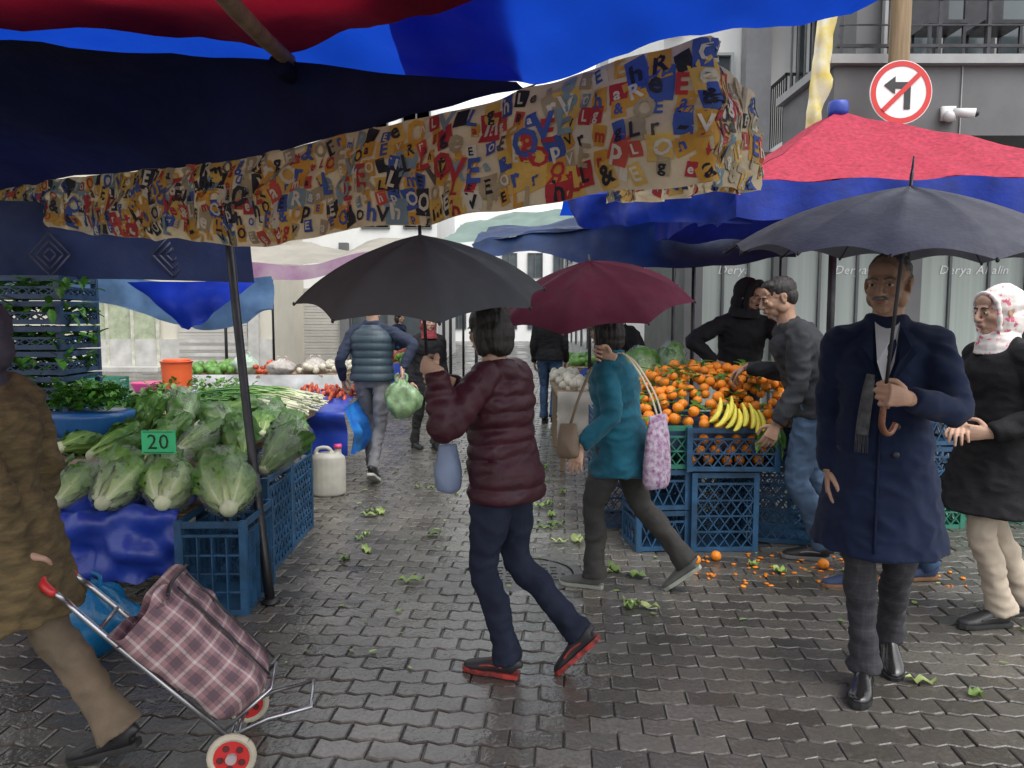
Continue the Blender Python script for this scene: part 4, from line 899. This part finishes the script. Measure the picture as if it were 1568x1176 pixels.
    for sx in (1,-1):
        g.ell((sx*.036,-.066,-.022),(.022,.018,.02)); g.ell((sx*.030,-.083,.003),(.016,.008,.010)); g.ell((sx*.076,.008,-.005),(.007,.018,.031),Matrix.Rotation(rad(12*sx),3,'Z')); g.ell((sx*.080,.018,.008),(.007,.012,.018))
        g.ell((sx*.0125,-.098,-.034),(.009,.011,.008))
    g.tube([(0,-.088,.022,.008,.009),(0,-.099,.0,.009,.011),(0,-.112,-.026,.011,.012),(0,-.104,-.037,.010,.008)],4,10)
    g.ell((0,-.088,-.055),(.022,.014,.012)); g.ell((0,-.090,-.060),(.023,.011,.006)); g.ell((0,-.087,-.068),(.019,.011,.006))
    g.tube([(0,.035,-.02,.055,.055),(0,.02,-.09,.052+.004*f,.054),(0,.015,-.15,.058,.058),(0,.012,-.19,.066,.062)],4,18)
    t=MB(); t.add([hm@V(v) for v in g.v],g.f); t.obj('head',sk,e,remesh=.0045 if detail else .006,sm=2)
    def part(nm,g,mat,rem=0,sm=2,disp=None,smooth=True):
        t=MB(); t.add([hm@V(v) for v in g.v],g.f,0); t.m=list(g.m); t.obj(nm,mat,e,smooth,remesh=rem,sm=sm,disp=disp)
    g=MB()
    for sx in (1,-1): g.ell((sx*.030,-.0835,.001),(.0135,.0105,.0058)); g.ell((sx*.030,-.0925,.001),(.0058,.003,.0052),mi=1)
    part('eyes',g,[white,iris])
    g=MB()
    for sx in(1,-1): g.tube([(sx*.012,-.094,.021,.003,.004),(sx*.03,-.095,.027,.004,.005),(sx*.048,-.083,.020,.002,.003)],3,6)
    part('eyebrows',g,head.get('hair',hairb))
    g=MB(); g.tube([(-.020,-.096,-.060,.002),(-.008,-.103,-.058,.0035),(.008,-.103,-.058,.0035),(.020,-.096,-.060,.002)],3,8); g.tube([(-.017,-.096,-.0615,.002),(0,-.102,-.065,.004),(.017,-.096,-.0615,.002)],3,8); part('lips',g,lipm)
    if head.get('beard'):
        g=MB(); g.tube([(-.030,-.092,-.052,.004),(-.012,-.106,-.046,.008),(.012,-.106,-.046,.008),(.030,-.092,-.052,.004)],3,8)
        if head['beard']>1: g.tube([(-.066,-.01,-.045,.012),(-.055,-.045,-.082,.013),(0,-.082,-.098,.016),(.055,-.045,-.082,.013),(.066,-.01,-.045,.012)],4,10)
        part('beard',g,head.get('hair',hairb),.004,2,lambda p:.0015*noise.noise(p*150))
    st=head.get('style','short'); g=MB(); hb=lambda p:.004*noise.noise(V((p.x*60,p.y*60,p.z*16)))
    if st=='short':
        g.ell((0,.022,.046),(.080,.098,.080)); g.ell((0,.05,.0),(.076,.066,.07)); g.ell((0,-.035,.082),(.06,.045,.035)); part('hair',g,head.get('hair',hairb),.005,2,hb)
    elif st=='bald':
        g.ell((0,.045,.01),(.0795,.070,.065)); g.ell((0,.03,.055),(.0765,.086,.068)); part('hair',g,head.get('hair',hairb),.005,2,hb)
    elif st=='bob':
        g.ell((0,.018,.043),(.088,.106,.088)); g.ell((0,.045,-.02),(.092,.085,.10)); g.ell((.062,.02,-.04),(.03,.05,.085)); g.ell((-.062,.02,-.04),(.03,.05,.085)); g.ell((0,.07,-.07),(.075,.05,.06)); part('hair',g,head.get('hair',hairb),.005,2,lambda p:.009*noise.noise(V((p.x*45,p.y*45,p.z*7))))
    elif st=='hood':
        g.ell((0,.035,.035),(.10,.112,.112)); g.ell((0,.045,-.06),(.10,.10,.10)); g.tube([(0,.02,-.10,.11,.12),(0,.01,-.17,.13,.13)],3,16)
        g.tube([(.075,-.05,-.09,.02),(.092,-.05,-.02,.02),(.086,-.052,.06,.02),(.045,-.055,.115,.02),(0,-.056,.128,.02),(-.045,-.055,.115,.02),(-.086,-.052,.06,.02),(-.092,-.05,-.02,.02),(-.075,-.05,-.09,.02)],4,8); part('hood',g,head['cloth'],.006,4)
    elif st=='scarf':
        g.ell((0,.028,.035),(.090,.105,.098)); g.ell((0,.035,-.05),(.090,.092,.10)); g.tube([(0,.0,-.105,.080,.090),(0,.0,-.15,.10,.10),(0,.0,-.20,.12,.11)],3,16); g.ell((0,.10,-.04),(.05,.04,.07))
        g.tube([(.07,-.050,-.085,.012),(.080,-.054,-.02,.012),(.074,-.058,.050,.012),(.04,-.064,.085,.012),(0,-.066,.094,.012),(-.04,-.064,.085,.012),(-.074,-.058,.050,.012),(-.080,-.054,-.02,.012),(-.07,-.050,-.085,.012),(0,-.070,-.122,.014),(.07,-.050,-.085,.012)],4,8)
        part('headscarf',g,head['cloth'],.005,3,lambda p:.005*noise.noise(V((p.x*14,p.y*14,p.z*40))))
    return dict(e=e,sp=spp,prof=prof,s=s,th=th,hz=hz,shp=shp,pz=pz,TL=TL)
def grip(P,d,n,up,pole=(0,0,-1),c=1.25):
    P=V(P);d=V(d).normalized();n=V(n).normalized(); return dict(w=P-d*.075-n*.026,d=d,n=n,t=up,c=c,pole=pole)
mjac=M('puffer_maroon',(.050,.009,.017),.5,.25,6,.25,60,spec=.35); navytr=M('trouser_navy',(.018,.024,.045),.8,.25,6,.3,120,spec=.2); teal=M('fleece_teal',(.015,.12,.18),.9,.25,8,.4,200,sheen=.1,spec=.2); greytr=M('trouser_grey',(.06,.058,.055),.85,.2,6,.3,150,spec=.2)
navyc=M('wool_navy',(.009,.016,.045),.92,.2,8,.4,300,sheen=.05,spec=.2); plaidtr=plaid('trouser_plaid',(.030,.030,.036),(.018,.018,.023),(.07,.07,.08),(.05,.05,.06),14,.85,.5)
blackc=M('cloth_black',(.014,.014,.016),.8,.2,8,.3,100,spec=.25); charc=M('cloth_charcoal',(.04,.042,.048),.85,.2,8,.3,100,spec=.25); jeansl=M('jeans_light',(.10,.16,.26),.85,.35,8,.3,200,spec=.2); jeansg=M('jeans_grey',(.22,.22,.23),.85,.3,8,.3,200,spec=.2); jeansb=M('jeans_blue',(.05,.09,.17),.85,.3,8,.3,200,spec=.2)
creamt=M('cotton_cream',(.50,.42,.33),.85,.12,8,.2,100,spec=.2); brownk=M('knit_brown',(.16,.115,.05),.9,.4,14,.6,60,stretch=(1,1,3)); tant=M('trouser_tan',(.20,.15,.10),.85,.2,8,.3,100)
shb={'mat':black,'sole':M('sole_dark',(.03,.03,.03),.6),'lace':1}; whsole=M('sole_white',(.6,.6,.55),.6)
redsole=M('sole_red',(.50,.05,.04),.55,.5,30,col2=(.04,.02,.02))
person('woman_in_maroon_jacket',(-.04,3.27),rad(-112),1.60,[(.06,-.06,0,0),(-.07,.33,6,45)],
 [grip((-.345,3.12,1.36),(-.6,.45,.25),(.5,.85,0),(0,0,1),(-.3,-.5,-1)),grip((-.345,3.13,1.30),(-.9,.2,.2),(-.5,-.85,0),(0,0,1),(.1,.5,-1))],
 dict(mat=mjac,hem=-.30,puff=.064,thick=1.14,arm=1.12,hood=1,fold=.009),dict(mat=navytr,w=1.02,hem=.068),{'mat':black,'sole':redsole,'lace':1},dict(style='bob',rot=(-22,8,0)),sw=.165,lean=(0,-.03))
person('woman_in_teal_jacket',(.60,4.30),rad(-112),1.58,[(.06,-.22,0,0),(-.07,.36,4,38)],
 [dict(w=(.36,4.03,.86),d=(-.3,-.1,-1),n=(.4,.9,0),t=(-1,.3,0),c=.35,pole=(1,-.2,-.2)),grip((.46,4.14,1.36),(-.8,.3,.3),(-.4,-.9,0),(0,0,1),(.2,.5,-1))],
 dict(mat=teal,hem=-.52,thick=1.14,arm=1.08,fold=.016,collar=1,flare=.03),dict(mat=greytr,w=1.05,hem=.078),{'mat':M('shoe_grey',(.12,.12,.11),.7),'sole':M('sole_pale',(.4,.42,.36),.6)},dict(style='bob',rot=(-30,5,0)),sw=.165,lean=(0,-.05))
cm=person('man_in_navy_coat',(1.53,3.14),rad(-26),1.80,[(.07,.17,8,16),(-.04,-.16,-4,0)],
 [grip((1.350,2.762,1.27),(-.75,-.2,.15),(-.35,.8,0),(0,0,1),(1,.1,-.8)),dict(o=(-.03,.02,0))],
 dict(mat=navyc,hem=-.84,thick=1.06,arm=1.06,flare=.03,fy=3.6,yo=0,fold=.014,collar=1),dict(mat=plaidtr,w=.96,hem=.070),{'mat':M('leather_black',(.015,.014,.014),.2,.1,coat=.3),'sole':black},dict(style='bald',hair=hairg,male=1,beard=1,rot=(-14,4,0)),lean=(0,-.03),skinm=skin2,sw=.165)
def coat_parts(c_):
    e,sp,s=c_['e'],c_['sp'],c_['s']; 
    def fr(h,x,o=.006):
        rx,ry=prof(h); rx*=s*1.06*.93; ry=(ry+(.03*max(0,.1-h))*.7*3.6)*s*1.06; p=sp(h); return V((p.x+x,p.y-ry*math.sqrt(max(0,1-(x/rx)**2))-o,p.z))
    g=MB()
    for sx in(1,-1):
        g.add([fr(1.0,sx*.05,.020),fr(.93,sx*.100,.030),fr(.84,sx*.088,.028),fr(.80,sx*.108,.028),fr(.50,sx*.012,.028),fr(.72,sx*.045,.024)],[(0,1,2,5),(2,3,4,5)])
    g.obj('lapels',M('wool_navy_dark',(.006,.011,.032),.9,spec=.2),e,False)
    g=MB(); P=[fr(h,-.012,.008) for h in (.5,.3,.1,-.1,-.3,-.5,-.78)]; g.tube([(*p,.006,.005) for p in P],3,6); g.obj('front_edge',MC['wool_navy_dark'],e)
    g=MB()
    for h in (.42,.2,-.02): g.ell(fr(h,.05,.014),(.013,.006,.013))
    g.obj('buttons',black,e)
    g=MB(); g.add([fr(1.04,-.045,.014),fr(1.04,.045,.014),fr(.72,.03,.020),fr(.52,0,.022),fr(.72,-.03,.020)],[(0,1,2,3,4)]); g.obj('shirt',M('shirt_white',(.45,.45,.48),.7),e,False)
    g=MB(); g.tube([(*fr(.62,-.05,.018),.016,.006),(*fr(.45,-.06,.02),.022,.008),(*fr(.25,-.07,.022),.024,.008),(*fr(.12,-.075,.024),.024,.007)],5,10)
    for k in range(9): q=fr(.12,-.097+.0055*k,.025); g.tube([(*q,.002),(q.x+U(-.004,.004),q.y-.01,q.z-.07,.0013)],1,4)
    g.obj('scarf',M('scarf_grey',(.10,.10,.105),.9,.4,30,.5,100),e)
coat_parts(cm)
scf=M('headscarf_floral',(.72,.66,.62),.8,.1,30,.1,col2=(.60,.14,.20),spec=.2)
for n in scf.node_tree.nodes:
    if n.type=='MAP_RANGE' and abs(n.inputs[1].default_value-.3)<1e-4 and n.inputs[4].default_value==1: n.inputs[1].default_value=.58; n.inputs[2].default_value=.62
person('woman_in_headscarf',(2.43,3.80),rad(-84),1.72,[(.06,-.10,0,0),(-.07,.14,5,0)],
 [dict(w=(2.26,3.60,1.0),d=(-1,.4,.0),n=(0,1,.1),t=(0,0,1),c=.6,pole=(1,-.3,-.4)),dict(w=(2.2,3.72,1.02),d=(-.6,-.8,0),n=(0,0,-1),t=(-.5,0,1),c=.6,pole=(.6,1,-.6))],
 dict(mat=blackc,hem=-.74,thick=1.16,arm=1.1,flare=.06,fy=2.4,fold=.013),dict(mat=creamt,w=1.0,hem=.072),shb,dict(style='scarf',cloth=scf,rot=(0,6,0)),sw=.168)
person('man_in_jeans',(2.15,4.36),rad(-92),1.62,[(.06,-.26,0,0),(-.07,.20,5,0)],[None,None],dict(mat=charc,hem=-.2,thick=1.02,hood=1),dict(mat=jeansb),{'mat':M('suede_blue',(.03,.05,.12),.8),'sole':M('sole_brown',(.25,.13,.06),.6),'lace':1},dict(style='short',male=1,rot=(0,12,0)),detail=0)
person('man_in_grey_jacket',(1.92,4.90),rad(-97),1.84,[(.08,-.05,-10,0),(-.08,.12,5,0)],
 [dict(o=(.0,-.08,.0),c=.4),dict(w=(1.62,5.32,1.20),d=(-.6,.5,-.45),n=(0,0,-1),t=(.5,-1,0),c=.7,pole=(.3,.5,-1))],
 dict(mat=charc,hem=-.2,thick=1.14,arm=1.12,hood=1,fold=.015),dict(mat=jeansl,w=1.05),{'mat':black,'sole':M('sole_grey',(.25,.25,.25),.6),'lace':1},dict(style='short',male=1,rot=(5,16,0)),lean=(0,-.16),skinm=skin2)
person('man_in_black_hoodie',(2.0,6.75),rad(12),1.86,[(.1,0,5,0),(-.1,.0,-5,0)],
 [dict(w=(2.28,6.30,1.42),d=(.3,-.9,.2),n=(-1,0,-.3),t=(0,0,1),c=.5,pole=(1,0,-1)),dict(w=(1.74,6.52,1.16),d=(.7,-.4,-.4),n=(.2,.5,-.8),t=(.5,-.5,.5),c=.5,pole=(-1,.1,.1))],
 dict(mat=blackc,hem=-.15,thick=1.10,arm=1.1,fold=.014),dict(mat=blackc),shb,dict(style='hood',cloth=blackc,male=1,beard=2,rot=(25,14,0)),lean=(0,-.06),skinm=skin2)
vm=M('vest_quilted',(.03,.055,.075),.5,.2,8,.2,60)
person('man_in_quilted_vest',(-1.34,7.35),rad(176),1.76,[(.08,-.30,5,0),(-.08,.30,0,25)],
 [dict(o=(.08,-.02,.06),c=.4),dict(w=(-1.02,7.12,1.06),d=(.1,-.1,-1),n=(-1,0,0),t=(0,1,0),c=1.1,pole=(1,-.4,0))],
 dict(mat=M('knit_navy',(.02,.03,.06),.85,.2,8,.3,100),hem=-.02,thick=1.04,vest=vm,collar=1),dict(mat=jeansg,w=.93,hem=.05),{'mat':black,'sole':whsole},dict(style='short',male=1),lean=(0,-.03))
person('woman_in_brown_cardigan',(-1.73,2.50),rad(-93),1.62,[(.07,-.18,0,0),(-.07,.28,0,15)],
 [dict(w=(-1.57,2.42,.76),d=(.2,.1,-1),n=(0,.9,.2),t=(.8,0,.3),c=1.0,pole=(1,-.3,0)),None],
 dict(mat=brownk,hem=-.74,thick=1.16,arm=1.16,flare=.05,fy=1.6,fold=.018),dict(mat=tant,w=1.1,hem=.085),shb,dict(style='scarf',cloth=M('scarf_dark',(.05,.04,.06),.8)),sw=.172)
person('man_in_dark_jacket',(1.35,8.3),rad(-70),1.75,[(.08,-.05,0,0),(-.08,.1,0,0)],[None,dict(w=(1.0,8.1,1.05),d=(-.8,-.2,-.4),n=(0,0,-1),t=(0,1,0),c=.5,pole=(1,0,-1))],dict(mat=blackc,hem=-.2,thick=1.12,hood=1),dict(mat=blackc),shb,dict(style='short',male=1,rot=(0,20,0)),lean=(0,-.20),detail=0)
person('man_in_blue_jeans',(.55,11.2),rad(170),1.76,[(.08,-.12,0,0),(-.08,.12,0,10)],[None,None],dict(mat=blackc,hem=-.15,thick=1.1),dict(mat=jeansb),shb,dict(style='short',male=1),detail=0)
person('woman_in_black_coat',(-.98,8.9),rad(30),1.62,[(.08,-.12,0,0),(-.08,.12,0,0)],[None,None],dict(mat=blackc,hem=-.6,thick=1.12,flare=.04,fy=2),dict(mat=greytr),shb,dict(style='scarf',cloth=M('scarf_red',(.25,.03,.04),.8)),detail=0)
person('pedestrian',(-.35,15),rad(10),1.7,[(.08,-.12,0,0),(-.08,.12,0,0)],[None,None],dict(mat=charc,hem=-.3,thick=1.1),dict(mat=blackc),shb,dict(style='short',male=1),detail=0)
person('pedestrian',(-2.5,17),rad(60),1.66,[(.08,-.12,0,0),(-.08,.12,0,0)],[None,None],dict(mat=navyc,hem=-.3,thick=1.1),dict(mat=jeansb),shb,dict(style='bob'),detail=0)
def handbag(name,loc,yaw,w_,d,h,mat,strap,smat,dp=.008):
    e=grp(name); e.location=loc; e.rotation_euler=(0,0,yaw); g=MB()
    g.tube([(0,0,0,w_*.40,d*.5),(0,0,h*.12,w_*.5,d*.6),(0,0,h*.5,w_*.5,d*.55),(0,0,h*.85,w_*.40,d*.3),(0,0,h,w_*.36,d*.12)],4,22); g.obj('body',mat,e,remesh=.008,sm=4,disp=folds(dp,6,(1,1,.5)))
    g=MB(); Mi=Matrix.Rotation(-yaw,3,'Z')
    for st in strap: g.tube([(*(Mi@(V(p)-V(loc))),.008,.003) for p in st],4,8)
    g.obj('strap',smat,e); return e
handbag('shoulder_bag',(-.27,3.17,.82),.5,.12,.07,.20,M('bag_blue_grey',(.18,.23,.34),.6,.2),[[(-.27,3.17,1.0),(-.27,3.10,1.12),(-.22,3.10,1.26)]],MC['bag_blue_grey'])
fl=M('tote_floral',(.50,.46,.52),.8,.1,40,.1,col2=(.20,.07,.18),spec=.2)
handbag('tote_bag',(.79,4.13,.62),.7,.20,.08,.40,fl,[[(.79,4.12,1.0),(.74,4.10,1.14),(.65,4.11,1.30),(.58,4.17,1.355),(.50,4.13,1.28)],[(.82,4.15,1.0),(.77,4.13,1.14),(.67,4.14,1.30),(.60,4.20,1.355)]],M('strap_cream',(.6,.52,.38),.7))
handbag('brown_handbag',(.30,4.04,.80),-.4,.13,.07,.19,M('leather_tan',(.20,.14,.09),.5,.2),[[(.31,4.04,.98),(.35,4.02,1.12),(.42,4.06,1.28)]],MC['leather_tan'])
def trolley():
    e=grp('shopping_trolley'); A=V((-.96,2.62,.10)); B=V((-1.56,2.50,.74)); ax=(B-A).normalized(); side=V((0,0,1)).cross(ax); side=side.normalized()*-1; up=side.cross(ax).normalized()
    if up.z<0: up=-up
    Mx=Matrix.Identity(4)
    for i,v in enumerate((side,up,ax)): 
        for k in range(3): Mx[k][i]=v[k]
    Mx.translation=A; e.matrix_world=Mx
    g=MB(); W=.165
    def f(u,v):
        z=.04+.51*v; k=min(1,v*8)**.4; a=u*2*math.pi; w_=W*(.88+.14*v)*k; d=(.095+.028*v)*k
        c_,s_=math.cos(a),math.sin(a); q=lambda t:math.copysign(abs(t)**.45,t)
        x=w_*q(c_); y=.115+d*q(s_); nn=.020*noise.noise(V((x*9,y*9,z*11)))
        return V((x*(1+nn*4),y+nn,z+.02*math.sin(a*3+1)*v*v))
    g.grid(f,64,30)
    g.grid(lambda u,v:V(((u-.5)*2*W*.96,.005+.215*v,.525-.13*math.sin(v*math.pi)**.7*math.sin(u*math.pi)**.7+.015*noise.noise(V((u*6,v*6,1))))),18,14)
    g.obj('fabric_bag',plaid('trolley_plaid',(.30,.17,.18),(.06,.045,.06),(.62,.57,.54),(.10,.06,.08),12.0),e)
    g=MB(); g.tube([(-W*.9,.235,.53,.006),(-W*.4,.244,.545,.006),(W*.4,.243,.54,.006),(W*.9,.235,.535,.006)],4,6)
    for x in(-.07,.07): g.tube([(x,.245,.52,.010,.003),(x,.235,.3,.010,.003),(x,.222,.08,.010,.003)],3,6)
    g.obj('piping',black,e)
    g=MB()
    for x in (-.1,.1): g.tube([(x,-.012,0,.010),(x,-.012,.60,.010),(x*.9,-.012,.74,.010)],2,10)
    for z in (.02,.30,.60): g.tube([(-.1,-.012,z,.008),(.1,-.012,z,.008)],1,8)
    g.tube([(-.09,-.012,.74,.010),(-.09,-.015,.80,.010)],1,8); g.tube([(.09,-.012,.74,.010),(.09,-.015,.80,.010)],1,8)
    g.tube([(-.10,-.01,.03,.008),(-.10,.12,-.02,.008),(-.10,.24,-.10,.008),(.10,.24,-.10,.008),(.10,.12,-.02,.008),(.10,-.01,.03,.008)],1,8)
    g.tube([(-.1,0,.06,.007),(-.1,.2,.05,.007),(.1,.2,.05,.007),(.1,0,.06,.007)],1,8)
    g.tube([(-.20,-.012,0,.007),(.20,-.012,0,.007)],1,8)
    g.obj('frame',steel,e)
    g=MB(); g.tube([(-.095,-.015,.78,.013),(-.085,-.02,.83,.016),(-.04,-.02,.855,.017),(.04,-.02,.855,.017),(.085,-.02,.83,.016),(.095,-.015,.78,.013)],3,12); g.obj('handle_grip',M('plastic_red',(.55,.03,.03),.35,.1),e)
    for k,x in enumerate((-.185,.185)):
        g=MB(); r=.075
        P=[(x,-.012+r*.9*math.cos(2*math.pi*i/24),r*.9*math.sin(2*math.pi*i/24),.013,.013) for i in range(25)]; g.tube(P,1,10,side=(1,0,0),mi=0)
        g.tube([(x-.008,-.012,0,.058),(x+.008,-.012,0,.058)],1,28,mi=1); g.tube([(x-.02,-.012,0,.018),(x+.02,-.012,0,.018)],1,16,mi=2)
        for i in range(5):
            a=i*2*math.pi/5; 
            for sg in(-1,1): g.tube([(x+sg*.008,-.012+.037*math.cos(a),.037*math.sin(a),.012),(x+sg*.0105,-.012+.037*math.cos(a),.037*math.sin(a),.011)],1,12,mi=3)
        g.obj('wheel_%d'%k,[M('tyre_cream',(.55,.50,.38),.6),MC['plastic_red'],M('hub_pale',(.5,.4,.4),.4),M('hub_dark',(.12,.02,.02),.6)],e,False)
trolley()
finalize()
